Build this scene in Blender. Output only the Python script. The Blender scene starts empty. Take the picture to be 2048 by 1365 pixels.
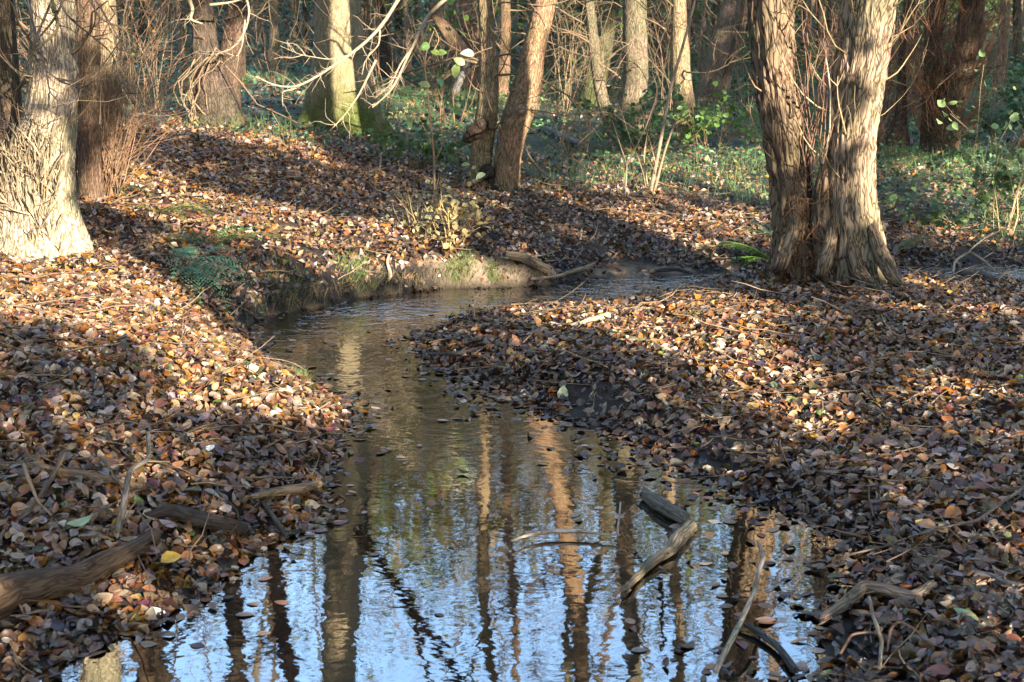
import bpy, math, random
import numpy as np
from mathutils import Vector

# ------------------------------------------------------------------ camera, world, sun, exposure
SC = bpy.context.scene
COL = SC.collection
CAM_H = 1.6
PITCH = math.radians(12.9)
LENS = 50.0
FPX = 2048 * LENS / 36.0
cam_d = bpy.data.cameras.new('camera'); cam = bpy.data.objects.new('camera', cam_d); COL.objects.link(cam)
cam.location = (0, 0, CAM_H); cam.rotation_euler = (math.pi / 2 - PITCH, 0, 0)
cam_d.lens = LENS; cam_d.sensor_width = 36; cam_d.clip_start = 0.05; cam_d.clip_end = 800
cam_d.dof.use_dof = True; cam_d.dof.focus_distance = 7.0; cam_d.dof.aperture_fstop = 9.0
SC.camera = cam

SUN_EL = math.radians(17.0)
SUN_AZ = math.radians(148)          # clockwise from +Y: behind the camera, to its right
SDIR = np.array([math.sin(SUN_AZ) * math.cos(SUN_EL), math.cos(SUN_AZ) * math.cos(SUN_EL), math.sin(SUN_EL)])
world = bpy.data.worlds.new('World'); SC.world = world; world.use_nodes = True
wn = world.node_tree.nodes; wl = world.node_tree.links
sky = wn.new('ShaderNodeTexSky'); sky.sky_type = 'NISHITA'; sky.sun_disc = False
sky.sun_elevation = SUN_EL; sky.sun_rotation = SUN_AZ
sky.air_density = 1.0; sky.dust_density = 1.0; sky.ozone_density = 3.0
wn['Background'].inputs['Strength'].default_value = 0.072
# a thin pale veil of high cloud over the blue, thickest low down
geo = wn.new('ShaderNodeTexCoord'); sepx = wn.new('ShaderNodeSeparateXYZ'); wl.new(geo.outputs['Generated'], sepx.inputs[0])
vr = wn.new('ShaderNodeValToRGB'); vr.color_ramp.interpolation = 'EASE'; wl.new(sepx.outputs['Z'], vr.inputs[0])
for e_, (pos, c_) in zip((vr.color_ramp.elements[0], vr.color_ramp.elements[1], vr.color_ramp.elements.new(.38)), ((.0, (1.05, 1.6, 2.4, 1)), (1.0, (.0, .0, .0, 1)), (.40, (3.0, 5.1, 8.0, 1)))):
    e_.position = pos; e_.color = c_
cn = wn.new('ShaderNodeTexNoise'); cn.inputs['Scale'].default_value = 3.0; cn.inputs['Detail'].default_value = 6; wl.new(geo.outputs['Generated'], cn.inputs['Vector'])
cr = wn.new('ShaderNodeMapRange'); cr.inputs[1].default_value = .35; cr.inputs[2].default_value = .65; cr.inputs[3].default_value = .55; cr.inputs[4].default_value = 1.25; wl.new(cn.outputs[0], cr.inputs[0])
vs = wn.new('ShaderNodeVectorMath'); vs.operation = 'SCALE'; wl.new(vr.outputs[0], vs.inputs[0]); wl.new(cr.outputs[0], vs.inputs[3])
va = wn.new('ShaderNodeVectorMath'); va.operation = 'ADD'; wl.new(sky.outputs[0], va.inputs[0]); wl.new(vs.outputs[0], va.inputs[1])
wl.new(va.outputs[0], wn['Background'].inputs['Color'])
sun_d = bpy.data.lights.new('sun', 'SUN'); sun_d.energy = 5.0; sun_d.angle = math.radians(0.5); sun_d.color = (1.0, 0.905, 0.77)
sun = bpy.data.objects.new('sun', sun_d); COL.objects.link(sun)
sun.rotation_euler = Vector(SDIR).to_track_quat('Z', 'Y').to_euler()
SC.view_settings.view_transform = 'Standard'; SC.view_settings.look = 'None'
SC.view_settings.exposure = 2.0; SC.view_settings.gamma = 1.0
SC.cycles.max_bounces = 6; SC.cycles.transparent_max_bounces = 12
SC.cycles.caustics_reflective = False; SC.cycles.caustics_refractive = False
SC.cycles.use_denoising = True

# ------------------------------------------------------------------ small numeric helpers
def frac_hash(ix, iy, iz, seed):
    h = (ix.astype(np.int64) * 374761393 + iy.astype(np.int64) * 668265263 + iz.astype(np.int64) * 2147483647 + seed * 144665) & 0xFFFFFFFF
    h = ((h ^ (h >> 13)) * 1274126177) & 0xFFFFFFFF
    h = (h ^ (h >> 16)) & 0xFFFFFFFF
    return h / 4294967295.0

def vnoise(x, y, z=None, seed=0):
    x = np.asarray(x, float); y = np.asarray(y, float)
    z = np.zeros_like(x) if z is None else np.asarray(z, float)
    xi = np.floor(x); yi = np.floor(y); zi = np.floor(z)
    fx = x - xi; fy = y - yi; fz = z - zi
    fx = fx * fx * (3 - 2 * fx); fy = fy * fy * (3 - 2 * fy); fz = fz * fz * (3 - 2 * fz)
    out = 0
    for dx in (0, 1):
        for dy in (0, 1):
            for dz in (0, 1):
                w = (fx if dx else 1 - fx) * (fy if dy else 1 - fy) * (fz if dz else 1 - fz)
                out = out + w * frac_hash(xi + dx, yi + dy, zi + dz, seed)
    return out * 2 - 1

def fbm(x, y, z=None, seed=0, o=4):
    s = 0; a = 1; t = 0
    for k in range(o):
        f = 2 ** k
        s = s + a * vnoise(np.asarray(x) * f, np.asarray(y) * f, None if z is None else np.asarray(z) * f, seed + 17 * k); t += a; a *= 0.5
    return s / t

def sstep(a, b, x):
    t = np.clip((np.asarray(x, float) - a) / (b - a), 0, 1)
    return t * t * (3 - 2 * t)

CP, SP = math.cos(PITCH), math.sin(PITCH)
def ray(px, py):
    a = (px - 1024) / FPX; b = (682.5 - py) / FPX
    return np.array([a, CP + b * SP, -SP + b * CP])
def W(px, py, y):                      # the point in the sky or on a trunk that stands at depth y
    d = ray(px, py); t = y / d[1]
    return np.array([0, 0, CAM_H]) + d * t
def proj(x, y, z):
    dz = z - CAM_H
    f = y * CP - dz * SP; u = y * SP + dz * CP
    f = np.where(np.abs(f) < 1e-3, 1e-3, f)
    return 1024 + FPX * x / f, 682.5 - FPX * u / f, f

# ------------------------------------------------------------------ the stream's outline on the ground plane
def flat(px, py):
    d = ray(px, py); t = -CAM_H / d[2]
    return (d[0] * t, d[1] * t)
# pixel outline projected to z=0; third value: bank height, fourth: how far it takes to rise
LEFT = [(-330, 1700, .10, .5), (60, 1365, .10, .5), (130, 1325, .10, .5), (190, 1270, .10, .5), (330, 1222, .10, .4), (440, 1170, .10, .35), (520, 1115, .10, .3),
        (600, 1075, .10, .3), (640, 1010, .12, .3), (636, 940, .13, .3), (662, 885, .15, .25), (700, 845, .15, .22), (690, 815, .17, .25), (640, 778, .18, .3),
        (590, 748, .18, .35), (515, 725, .18, .35), (500, 690, .18, .3), (478, 658, .2, .2), (530, 633, .24, .12), (600, 622, .25, .1), (680, 602, .24, .09),
        (760, 590, .22, .08), (860, 578, .2, .08), (1000, 573, .2, .08), (1080, 570, .17, .1), (1180, 557, .08, .25), (1300, 553, .08, .3), (1420, 549, .1, .3),
        (1600, 541, .1, .3), (1800, 537, .1, .3), (2100, 532, .1, .3), (2600, 530, .1, .3)]
RIGHT = [(2600, 562, .08, .4), (2100, 566, .08, .4), (1950, 565, .08, .4), (1840, 562, .1, .3), (1700, 552, .12, .3), (1560, 552, .12, .3), (1430, 560, .12, .3), (1400, 582, .12, .3), (1320, 596, .1, .4),
         (1200, 608, .07, .6), (1060, 620, .05, .6), (950, 626, .05, .6), (870, 656, .06, .5), (822, 684, .06, .35), (870, 724, .08, .4), (940, 756, .08, .4), (1020, 790, .09, .35),
         (1090, 815, .09, .3), (1140, 840, .08, .35), (1230, 866, .06, .6), (1310, 905, .04, .9), (1420, 950, .03, 1.2), (1500, 990, .03, 1.2), (1640, 1050, .03, 1.2), (1720, 1130, .04, 1.0),
         (1700, 1200, .05, .7), (1640, 1300, .06, .6), (1600, 1365, .06, .6), (1500, 1700, .06, .6)]
POLY = []; ATTR = []
for L_ in (LEFT, RIGHT):
    for (px, py, h, s) in L_:
        POLY.append(flat(px, py)); ATTR.append((h, s))
POLY = np.array(POLY); ATTR = np.array(ATTR)

def stream(x, y):
    """signed distance to the water's edge (positive on land), bank height and bank softness there"""
    sh = x.shape; x = x.ravel() + 0.05 * vnoise(x.ravel() * 4, y.ravel() * 4, seed=5) + .02 * vnoise(x.ravel() * 13, y.ravel() * 13, seed=8); y = y.ravel() + 0.05 * vnoise(x * 4, y.ravel() * 4, seed=6)
    n = len(POLY); dmin = np.full(x.shape, 1e9); inside = np.zeros(x.shape, bool); ws = np.zeros(x.shape); hh = np.zeros(x.shape); ss = np.zeros(x.shape)
    for i in range(n):
        a = POLY[i]; b = POLY[(i + 1) % n]; e = b - a; L2 = max((e ** 2).sum(), 1e-9)
        t = np.clip(((x - a[0]) * e[0] + (y - a[1]) * e[1]) / L2, 0, 1)
        d = np.hypot(x - a[0] - e[0] * t, y - a[1] - e[1] * t)
        dmin = np.minimum(dmin, d)
        w = 1 / (d + .03) ** 5 * math.sqrt(L2); ws += w
        at = ATTR[i]; bt = ATTR[(i + 1) % n]
        hh += w * (at[0] * (1 - t) + bt[0] * t); ss += w * (at[1] * (1 - t) + bt[1] * t)
        c = ((a[1] > y) != (b[1] > y))
        if abs(e[1]) > 1e-9:
            c &= x < (e[0] * (y - a[1]) / e[1] + a[0])
        inside ^= c
    d = np.where(inside, -dmin, dmin)
    return d.reshape(sh), (hh / ws).reshape(sh), (ss / ws).reshape(sh)

def terrain_exact(x, y):
    x = np.asarray(x, float); y = np.asarray(y, float)
    d, h, s = stream(x, y)
    dl = np.maximum(d, 0)
    land = h * (1 - np.exp(-dl / s))
    left = sstep(0.4, -1.6, x + 0.12 * (y - 6))
    land = land + left * 0.30 * (1 - np.exp(-np.maximum(dl - .1, 0) / 1.6)) * sstep(1.5, 5.5, y)
    land = land + (1 - left) * 0.10 * (1 - np.exp(-dl / 2.0))
    far = sstep(8.6, 12, y)
    land = land + far * 0.22 * (1 - np.exp(-dl / 2.5))
    land = land + 0.018 * np.maximum(y - 13, 0) + 0.055 * np.maximum(y - 24, 0) - .055 * np.maximum(y - 75, 0)
    rough = np.minimum(dl * 2.5, 1)
    land = land + rough * (0.035 * fbm(x * 1.3, y * 1.3, seed=1, o=4) + 0.08 * vnoise(x * .45, y * .45, seed=2) * sstep(4, 10, y) + .018 * vnoise(x * 7, y * 7, seed=9) + .05 * sstep(7.6, 8.0, y) * sstep(9.4, 8.8, y) * vnoise(x * 4, y * 4, seed=19) + .03 * sstep(7.6, 8.0, y) * sstep(9.4, 8.8, y) * vnoise(x * 11, y * 11, seed=29))
    land = land + sstep(16, 40, y) * (0.5 * vnoise(x * .12, y * .12, seed=3))
    bed = -0.16 * (1 - np.exp(np.minimum(d, 0) / 0.45)) + 0.02 * fbm(x * 3, y * 3, seed=4)* np.minimum(-np.minimum(d,0)*3,1)
    return np.where(d > 0, land + .004, bed - .0), d

def axis(parts):
    o = []
    for a, b, s in parts: o.append(np.arange(a, b, s))
    return np.concatenate(o)
gx = axis([(-150, -40, 10), (-40, -14, 1.0), (-14, -6, .3), (-6, -3.4, .1), (-3.4, 3.4, .045), (3.4, 6, .1), (6, 14, .3), (14, 40, 1.0), (40, 151, 10)])
gy = axis([(-60, -6, 3), (-6, 1.6, .3), (1.6, 6, .04), (6, 10.5, .05), (10.5, 15, .12), (15, 30, .35), (30, 80, 1.2), (80, 260, 10)])
GX, GY = np.meshgrid(gx, gy); GZ, GD = terrain_exact(GX, GY)

def terrain(x, y):
    """ground height and distance to the water, read off the ground mesh's own grid"""
    x = np.clip(np.asarray(x, float), gx[0], gx[-1] - 1e-6); y = np.clip(np.asarray(y, float), gy[0], gy[-1] - 1e-6)
    i = np.clip(np.searchsorted(gx, x, 'right') - 1, 0, len(gx) - 2); j = np.clip(np.searchsorted(gy, y, 'right') - 1, 0, len(gy) - 2)
    fx = (x - gx[i]) / (gx[i + 1] - gx[i]); fy = (y - gy[j]) / (gy[j + 1] - gy[j])
    def b(A): return (A[j, i] * (1 - fx) + A[j, i + 1] * fx) * (1 - fy) + (A[j + 1, i] * (1 - fx) + A[j + 1, i + 1] * fx) * fy
    return b(GZ), b(GD)

def gz(x, y):
    z, d = terrain(np.array([float(x)]), np.array([float(y)])); return float(z[0])

def G(px, py):
    """where the ray through a pixel meets the ground"""
    r = ray(px, py)
    ys = np.concatenate([np.arange(2.0, 16, .03), np.arange(16, 90, .15)])
    X = r[0] * ys / r[1]; Z = CAM_H + r[2] * ys / r[1]
    z, d = terrain(X, ys); z = np.maximum(z, 0)
    k = np.argmax(Z <= z)
    if Z[k] > z[k]: k = len(ys) - 1
    return np.array([X[k], ys[k], float(z[k])])

# ------------------------------------------------------------------ mesh building
class MB:
    def __init__(s): s.v = []; s.q = []; s.t = []; s.c = []; s.b = []; s.n = 0
    def add(s, v, q=None, t=None, col=(.5, .5, .5), bk=None):
        v = np.asarray(v, float); m = len(v)
        s.v.append(v)
        c = np.asarray(col, float)
        s.c.append(np.broadcast_to(c, (m, 3)) if c.ndim == 1 else c)
        s.b.append(v if bk is None else bk)
        if q is not None and len(q): s.q.append(np.asarray(q) + s.n)
        if t is not None and len(t): s.t.append(np.asarray(t) + s.n)
        s.n += m

def props(o, label=None, cat=None, group=None, kind=None):
    if label: o['label'] = label
    if cat: o['category'] = cat
    if group: o['group'] = group
    if kind: o['kind'] = kind
    return o

def mesh_of(name, mb, mat, org=(0, 0, 0), smooth=True):
    V = np.concatenate(mb.v) - np.asarray(org, float); C_ = np.concatenate(mb.c); B = np.concatenate(mb.b)
    Q = np.concatenate(mb.q) if mb.q else np.zeros((0, 4), int); T = np.concatenate(mb.t) if mb.t else np.zeros((0, 3), int)
    me = bpy.data.meshes.new(name)
    me.vertices.add(len(V)); me.vertices.foreach_set('co', V.astype(np.float32).ravel())
    nl = Q.size + T.size; me.loops.add(nl)
    me.loops.foreach_set('vertex_index', np.concatenate([Q.ravel(), T.ravel()]).astype(np.int32))
    me.polygons.add(len(Q) + len(T))
    st = np.concatenate([np.arange(len(Q)) * 4, Q.size + np.arange(len(T)) * 3]).astype(np.int32)
    me.polygons.foreach_set('loop_start', st)
    me.polygons.foreach_set('use_smooth', np.full(len(Q) + len(T), smooth))
    me.update(calc_edges=True)
    a = me.attributes.new('col', 'FLOAT_COLOR', 'POINT')
    a.data.foreach_set('color', np.concatenate([C_, np.ones((len(C_), 1))], 1).astype(np.float32).ravel())
    b = me.attributes.new('bk', 'FLOAT_VECTOR', 'POINT'); b.data.foreach_set('vector', B.astype(np.float32).ravel())
    if mat: me.materials.append(mat)
    return me

def build(name, mb, mat, parent=None, org=(0, 0, 0), smooth=True, **kw):
    me = mesh_of(name, mb, mat, org, smooth)
    o = bpy.data.objects.new(name, me); COL.objects.link(o)
    if parent: o.parent = parent
    else: o.location = org
    return props(o, **kw)

def root(name, loc, label, cat, group=None):
    o = bpy.data.objects.new(name, None); COL.objects.link(o); o.location = loc; o.empty_display_size = .1
    return props(o, label, cat, group)

def norm(v): return v / (np.linalg.norm(v, axis=-1, keepdims=True) + 1e-12)

def resample(P, R, n):
    P = np.asarray(P, float); R = np.asarray(R, float)
    L = np.concatenate([[0], np.cumsum(np.linalg.norm(np.diff(P, axis=0), axis=1))])
    s = np.linspace(0, L[-1], n)
    Q = np.stack([np.interp(s, L, P[:, k]) for k in range(3)], 1); r = np.interp(s, L, R)
    for _ in range(2 if len(P) > 2 else 0):
        w = max(1, n // (len(P) * 4))
        k = np.ones(2 * w + 1) / (2 * w + 1)
        for j in range(3):
            q = np.convolve(np.pad(Q[:, j], w, mode='reflect', reflect_type='odd'), k, 'valid'); Q[:, j] = q
        r = np.convolve(np.pad(r, w, mode='edge'), k, 'valid')
    return Q, r, s

def tube(mb, P, R, seg=8, col=(.3, .22, .15), seed=0, rough=0.0, ridge=0.0, flare=None, cap=True, colfn=None, kr=5.0, lump=0.0):
    """a tapering limb; P centre points, R radii; flare(theta, s) adds to the radius"""
    P = np.asarray(P, float); R = np.asarray(R, float); n = len(P)
    T = norm(np.gradient(P, axis=0))
    md = norm(P[-1] - P[0] + 1e-9)
    ref = np.array([1., 0, 0]) if abs(md[0]) < .7 else np.array([0, 1., 0])
    U = norm(ref - (T @ ref)[:, None] * T); Vv = np.cross(T, U)
    th = np.linspace(0, 2 * math.pi, seg, endpoint=False)
    s = np.concatenate([[0], np.cumsum(np.linalg.norm(np.diff(P, axis=0), axis=1))])
    TH, S = np.meshgrid(th, s); r = np.repeat(R[:, None], seg, 1)
    ct, st_ = np.cos(TH), np.sin(TH)
    R0 = float(np.mean(R))
    if lump: r = r * (1 + lump * fbm(ct * 1.2 + seed, st_ * 1.2, S / max(R0, .02) * .35, seed=seed + 40, o=3))
    if flare is not None: r = r + flare(TH, S)
    if rough: r = r * (1 + rough * vnoise(ct * 2 + seed * 3.1, st_ * 2, S * 14, seed=seed))
    if ridge:
        wob = 0.35 * vnoise(ct * 1.5, st_ * 1.5, S * 5, seed=seed + 3)
        nn = 1 - np.abs(vnoise(ct * kr + wob * 3, st_ * kr, S * 5.0, seed=seed + 1))
        n2 = 1 - np.abs(vnoise(ct * kr * 2.3, st_ * kr * 2.3 + wob, S * 13.0, seed=seed + 2))
        r = r + ridge * ((nn ** 2 - .5) + .5 * (n2 ** 2 - .5))
    V = P[:, None, :] + r[..., None] * (ct[..., None] * U[:, None, :] + st_[..., None] * Vv[:, None, :])
    bk = np.stack([ct * R0 * 1.0, st_ * R0 * 1.0, S + seed * .37], -1)
    i = np.arange(n - 1)[:, None] * seg; j = np.arange(seg)[None, :]
    q = np.stack([i + j, i + (j + 1) % seg, i + seg + (j + 1) % seg, i + seg + j], -1).reshape(-1, 4)
    c = np.asarray(col, float)
    if colfn is not None: c = colfn(TH, S, V).reshape(-1, 3)
    mb.add(V.reshape(-1, 3), q, None, c, bk.reshape(-1, 3))
    if cap:
        for e, k in ((0, 0), (n - 1, 1)):
            base = mb.n; ring = V[e]; cen = ring.mean(0)
            vv = np.vstack([ring, cen[None]])
            jj = np.arange(seg); a, b = jj, (jj + 1) % seg
            tt = np.stack([b, a, np.full(seg, seg)], 1) if k == 0 else np.stack([a, b, np.full(seg, seg)], 1)
            cc = np.asarray(col, float) * (.9 if R[e] < .02 else 1.15)
            mb.add(vv, None, tt, np.clip(cc, 0, 1), vv * .3)

def wander(p, d, L, n, rng, amt=.25, up=0.0):
    pts = [np.array(p, float)]; d = norm(np.array(d, float))
    for _ in range(n - 1):
        d = norm(d + amt * rng.normal(size=3) + np.array([0, 0, up]))
        pts.append(pts[-1] + d * L / (n - 1))
    return np.array(pts), d

def rot_off(d, ang, rng):
    a = rng.normal(size=3); a = norm(a - a.dot(d) * d)
    return norm(d * math.cos(ang) + a * math.sin(ang))

TIPS = []
def grow(mb, rng, p, d, L, r, depth, col, amt=.18, up=.04, seg=5, kids=(3, 5), tips=None):
    n = 6 if depth > 0 else 4
    P, de = wander(p, d, L, n, rng, amt, up)
    tube(mb, P, np.linspace(r, max(r * .35, .0015), n), seg if r > .012 else (4 if r > .006 else 3), col, seed=int(rng.integers(1000)), cap=False)
    if depth <= 0:
        if tips is not None: tips.append(P[-1]); tips.append(P[len(P) // 2])
        return
    for k in range(rng.integers(kids[0], kids[1] + 1)):
        t = rng.uniform(.25, 1); i = min(int(t * (n - 1)), n - 2); f = t * (n - 1) - i
        q = P[i] * (1 - f) + P[i + 1] * f
        dd = rot_off(norm(P[i + 1] - P[i]), math.radians(rng.uniform(25, 60)), rng)
        grow(mb, rng, q, dd, L * rng.uniform(.4, .7), r * rng.uniform(.4, .6) * (1 - .3 * t), depth - 1, col, amt, up, seg, kids, tips)

# leaves, all at once --------------------------------------------------------
def frames(N, nrm, yaw):
    Z = norm(nrm); a = np.stack([np.cos(yaw), np.sin(yaw), np.zeros(N)], 1)
    X = norm(a - (a * Z).sum(1)[:, None] * Z); Y = np.cross(Z, X)
    return X, Y, Z

def leaves(mb, P, nrm, yaw, L, Wd, fold, curl, cols, hi=False, rng=None):
    """P centres, L lengths, Wd half widths. fold lifts the sides, curl lifts the ends"""
    N = len(P); X, Y, Z = frames(N, nrm, yaw)
    if hi: ts = [0, .18, .45, .75, 1.0]; ws = [0, .72, 1.0, .66, 0]
    else: ts = [0, .5, 1.0]; ws = [0, 1.0, 0]
    verts = []; cc = []
    sk = (rng.normal(size=N) * .12) if rng is not None else np.zeros(N)
    def pt(t, w):
        x = (t - .5) * L; y = w * Wd + sk * L * (t - .5) ** 2 * 2
        z = curl * L * 4 * (t - .5) ** 2 + fold * np.abs(w) * Wd + (sk * 2 * w * Wd if hi else 0)
        return P + X * x[:, None] + Y * y[:, None] + Z * z[:, None]
    one = np.ones(N)
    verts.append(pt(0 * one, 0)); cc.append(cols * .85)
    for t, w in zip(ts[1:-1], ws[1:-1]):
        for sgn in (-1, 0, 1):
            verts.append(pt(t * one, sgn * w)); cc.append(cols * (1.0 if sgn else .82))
    verts.append(pt(one, 0)); cc.append(cols)
    M = len(verts); V = np.stack(verts, 1); C_ = np.stack(cc, 1)
    tq = []; tt = [(0, 2, 1), (0, 3, 2)]
    k = len(ts) - 2
    for j in range(k - 1):
        a = 1 + 3 * j; b = a + 3
        tq += [(a, a + 1, b + 1, b), (a + 1, a + 2, b + 2, b + 1)]
    e = 1 + 3 * (k - 1)
    tt += [(e, e + 1, M - 1), (e + 1, e + 2, M - 1)]
    off = (np.arange(N) * M)[:, None, None]
    q = (np.array(tq)[None] + off).reshape(-1, 4) if tq else None
    t = (np.array(tt)[None] + off).reshape(-1, 3)
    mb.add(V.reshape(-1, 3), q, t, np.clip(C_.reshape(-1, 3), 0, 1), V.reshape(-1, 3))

# ------------------------------------------------------------------ materials
def nodes_of(m): m.use_nodes = True; return m.node_tree.nodes, m.node_tree.links
def bark_mat(name, scale=16, bump=.6, dark=.35, rough=.85, zs=.22, fine=60):
    m = bpy.data.materials.new(name); n, l = nodes_of(m); p = n['Principled BSDF']
    at = n.new('ShaderNodeAttribute'); at.attribute_name = 'bk'
    mp = n.new('ShaderNodeMapping'); mp.inputs['Scale'].default_value = (1, 1, zs); l.new(at.outputs['Vector'], mp.inputs[0])
    nz = n.new('ShaderNodeTexNoise'); nz.inputs['Scale'].default_value = scale * .7; nz.inputs['Detail'].default_value = 3; l.new(mp.outputs[0], nz.inputs['Vector'])
    mx = n.new('ShaderNodeMix'); mx.data_type = 'RGBA'; mx.blend_type = 'LINEAR_LIGHT'; mx.inputs[0].default_value = .09
    l.new(mp.outputs[0], mx.inputs[6]); l.new(nz.outputs['Color'], mx.inputs[7])
    vo = n.new('ShaderNodeTexVoronoi'); vo.feature = 'DISTANCE_TO_EDGE'; vo.inputs['Scale'].default_value = scale; l.new(mx.outputs[2], vo.inputs['Vector'])
    rp = n.new('ShaderNodeValToRGB'); rp.color_ramp.elements[0].position = 0; rp.color_ramp.elements[0].color = (dark, dark * .85, dark * .75, 1)
    rp.color_ramp.elements[1].position = .14; rp.color_ramp.elements[1].color = (1, 1, 1, 1); l.new(vo.outputs['Distance'], rp.inputs[0])
    n2 = n.new('ShaderNodeTexNoise'); n2.inputs['Scale'].default_value = fine; n2.inputs['Detail'].default_value = 6; n2.inputs['Roughness'].default_value = .7; l.new(mp.outputs[0], n2.inputs['Vector'])
    r2 = n.new('ShaderNodeValToRGB'); r2.color_ramp.elements[0].position = .3; r2.color_ramp.elements[0].color = (.62, .6, .58, 1); r2.color_ramp.elements[1].position = .72; r2.color_ramp.elements[1].color = (1.25, 1.22, 1.15, 1); l.new(n2.outputs[0], r2.inputs[0])
    n3 = n.new('ShaderNodeTexNoise'); n3.inputs['Scale'].default_value = 5; n3.inputs['Detail'].default_value = 4; l.new(at.outputs['Vector'], n3.inputs['Vector'])
    r3 = n.new('ShaderNodeValToRGB'); r3.color_ramp.elements[0].position = .35; r3.color_ramp.elements[0].color = (.78, .84, .7, 1); r3.color_ramp.elements[1].position = .65; r3.color_ramp.elements[1].color = (1.1, 1.02, .98, 1); l.new(n3.outputs[0], r3.inputs[0])
    c = n.new('ShaderNodeAttribute'); c.attribute_name = 'col'
    cur = c.outputs['Color']
    for r in (rp, r2, r3):
        k = n.new('ShaderNodeMix'); k.data_type = 'RGBA'; k.blend_type = 'MULTIPLY'; k.inputs[0].default_value = 1
        l.new(cur, k.inputs[6]); l.new(r.outputs[0], k.inputs[7]); cur = k.outputs[2]
    l.new(cur, p.inputs['Base Color']); p.inputs['Roughness'].default_value = rough; p.inputs['Specular IOR Level'].default_value = .25
    ad = n.new('ShaderNodeMath'); ad.operation = 'MULTIPLY_ADD'; l.new(n2.outputs[0], ad.inputs[0]); ad.inputs[1].default_value = .35
    mn = n.new('ShaderNodeMath'); mn.operation = 'MINIMUM'; l.new(vo.outputs['Distance'], mn.inputs[0]); mn.inputs[1].default_value = .3
    m3 = n.new('ShaderNodeMath'); m3.operation = 'MULTIPLY'; l.new(mn.outputs[0], m3.inputs[0]); m3.inputs[1].default_value = 2.5; l.new(m3.outputs[0], ad.inputs[2])
    bp = n.new('ShaderNodeBump'); bp.inputs['Strength'].default_value = bump; bp.inputs['Distance'].default_value = .25 / scale; l.new(ad.outputs[0], bp.inputs['Height']); l.new(bp.outputs[0], p.inputs['Normal'])
    return m

def col_mat(name, rough=.5, spec=.5, nscale=60, namt=.35, trans=0.0, bump=.3):
    m = bpy.data.materials.new(name); n, l = nodes_of(m); p = n['Principled BSDF']; out = n['Material Output']
    c = n.new('ShaderNodeAttribute'); c.attribute_name = 'col'
    b = n.new('ShaderNodeAttribute'); b.attribute_name = 'bk'
    nz = n.new('ShaderNodeTexNoise'); nz.inputs['Scale'].default_value = nscale; nz.inputs['Detail'].default_value = 4; l.new(b.outputs['Vector'], nz.inputs['Vector'])
    r = n.new('ShaderNodeMapRange'); r.inputs[1].default_value = .3; r.inputs[2].default_value = .7; r.inputs[3].default_value = 1 - namt; r.inputs[4].default_value = 1 + namt * .6; l.new(nz.outputs[0], r.inputs[0])
    k = n.new('ShaderNodeVectorMath'); k.operation = 'SCALE'; l.new(c.outputs['Color'], k.inputs[0]); l.new(r.outputs[0], k.inputs[3])
    l.new(k.outputs[0], p.inputs['Base Color']); p.inputs['Roughness'].default_value = rough; p.inputs['Specular IOR Level'].default_value = spec
    if bump:
        bp = n.new('ShaderNodeBump'); bp.inputs['Strength'].default_value = bump; bp.inputs['Distance'].default_value = .003; l.new(nz.outputs[0], bp.inputs['Height']); l.new(bp.outputs[0], p.inputs['Normal'])
    if trans:
        t = n.new('ShaderNodeBsdfTranslucent'); l.new(k.outputs[0], t.inputs['Color'])
        mx = n.new('ShaderNodeMixShader'); mx.inputs[0].default_value = trans; l.new(p.outputs[0], mx.inputs[1]); l.new(t.outputs[0], mx.inputs[2]); l.new(mx.outputs[0], out.inputs[0])
    return m

def soil_mat():
    m = bpy.data.materials.new('soil'); n, l = nodes_of(m); p = n['Principled BSDF']
    c = n.new('ShaderNodeAttribute'); c.attribute_name = 'col'
    tc = n.new('ShaderNodeTexCoord')
    nz = n.new('ShaderNodeTexNoise'); nz.inputs['Scale'].default_value = 22; nz.inputs['Detail'].default_value = 8; nz.inputs['Roughness'].default_value = .7; l.new(tc.outputs['Object'], nz.inputs['Vector'])
    r = n.new('ShaderNodeMapRange'); r.inputs[1].default_value = .3; r.inputs[2].default_value = .7; r.inputs[3].default_value = .5; r.inputs[4].default_value = 1.5; l.new(nz.outputs[0], r.inputs[0])
    k = n.new('ShaderNodeVectorMath'); k.operation = 'SCALE'; l.new(c.outputs['Color'], k.inputs[0]); l.new(r.outputs[0], k.inputs[3]); l.new(k.outputs[0], p.inputs['Base Color'])
    p.inputs['Roughness'].default_value = .7; p.inputs['Specular IOR Level'].default_value = .4
    bp = n.new('ShaderNodeBump'); bp.inputs['Strength'].default_value = .8; bp.inputs['Distance'].default_value = .03; l.new(nz.outputs[0], bp.inputs['Height']); l.new(bp.outputs[0], p.inputs['Normal'])
    return m

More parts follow.
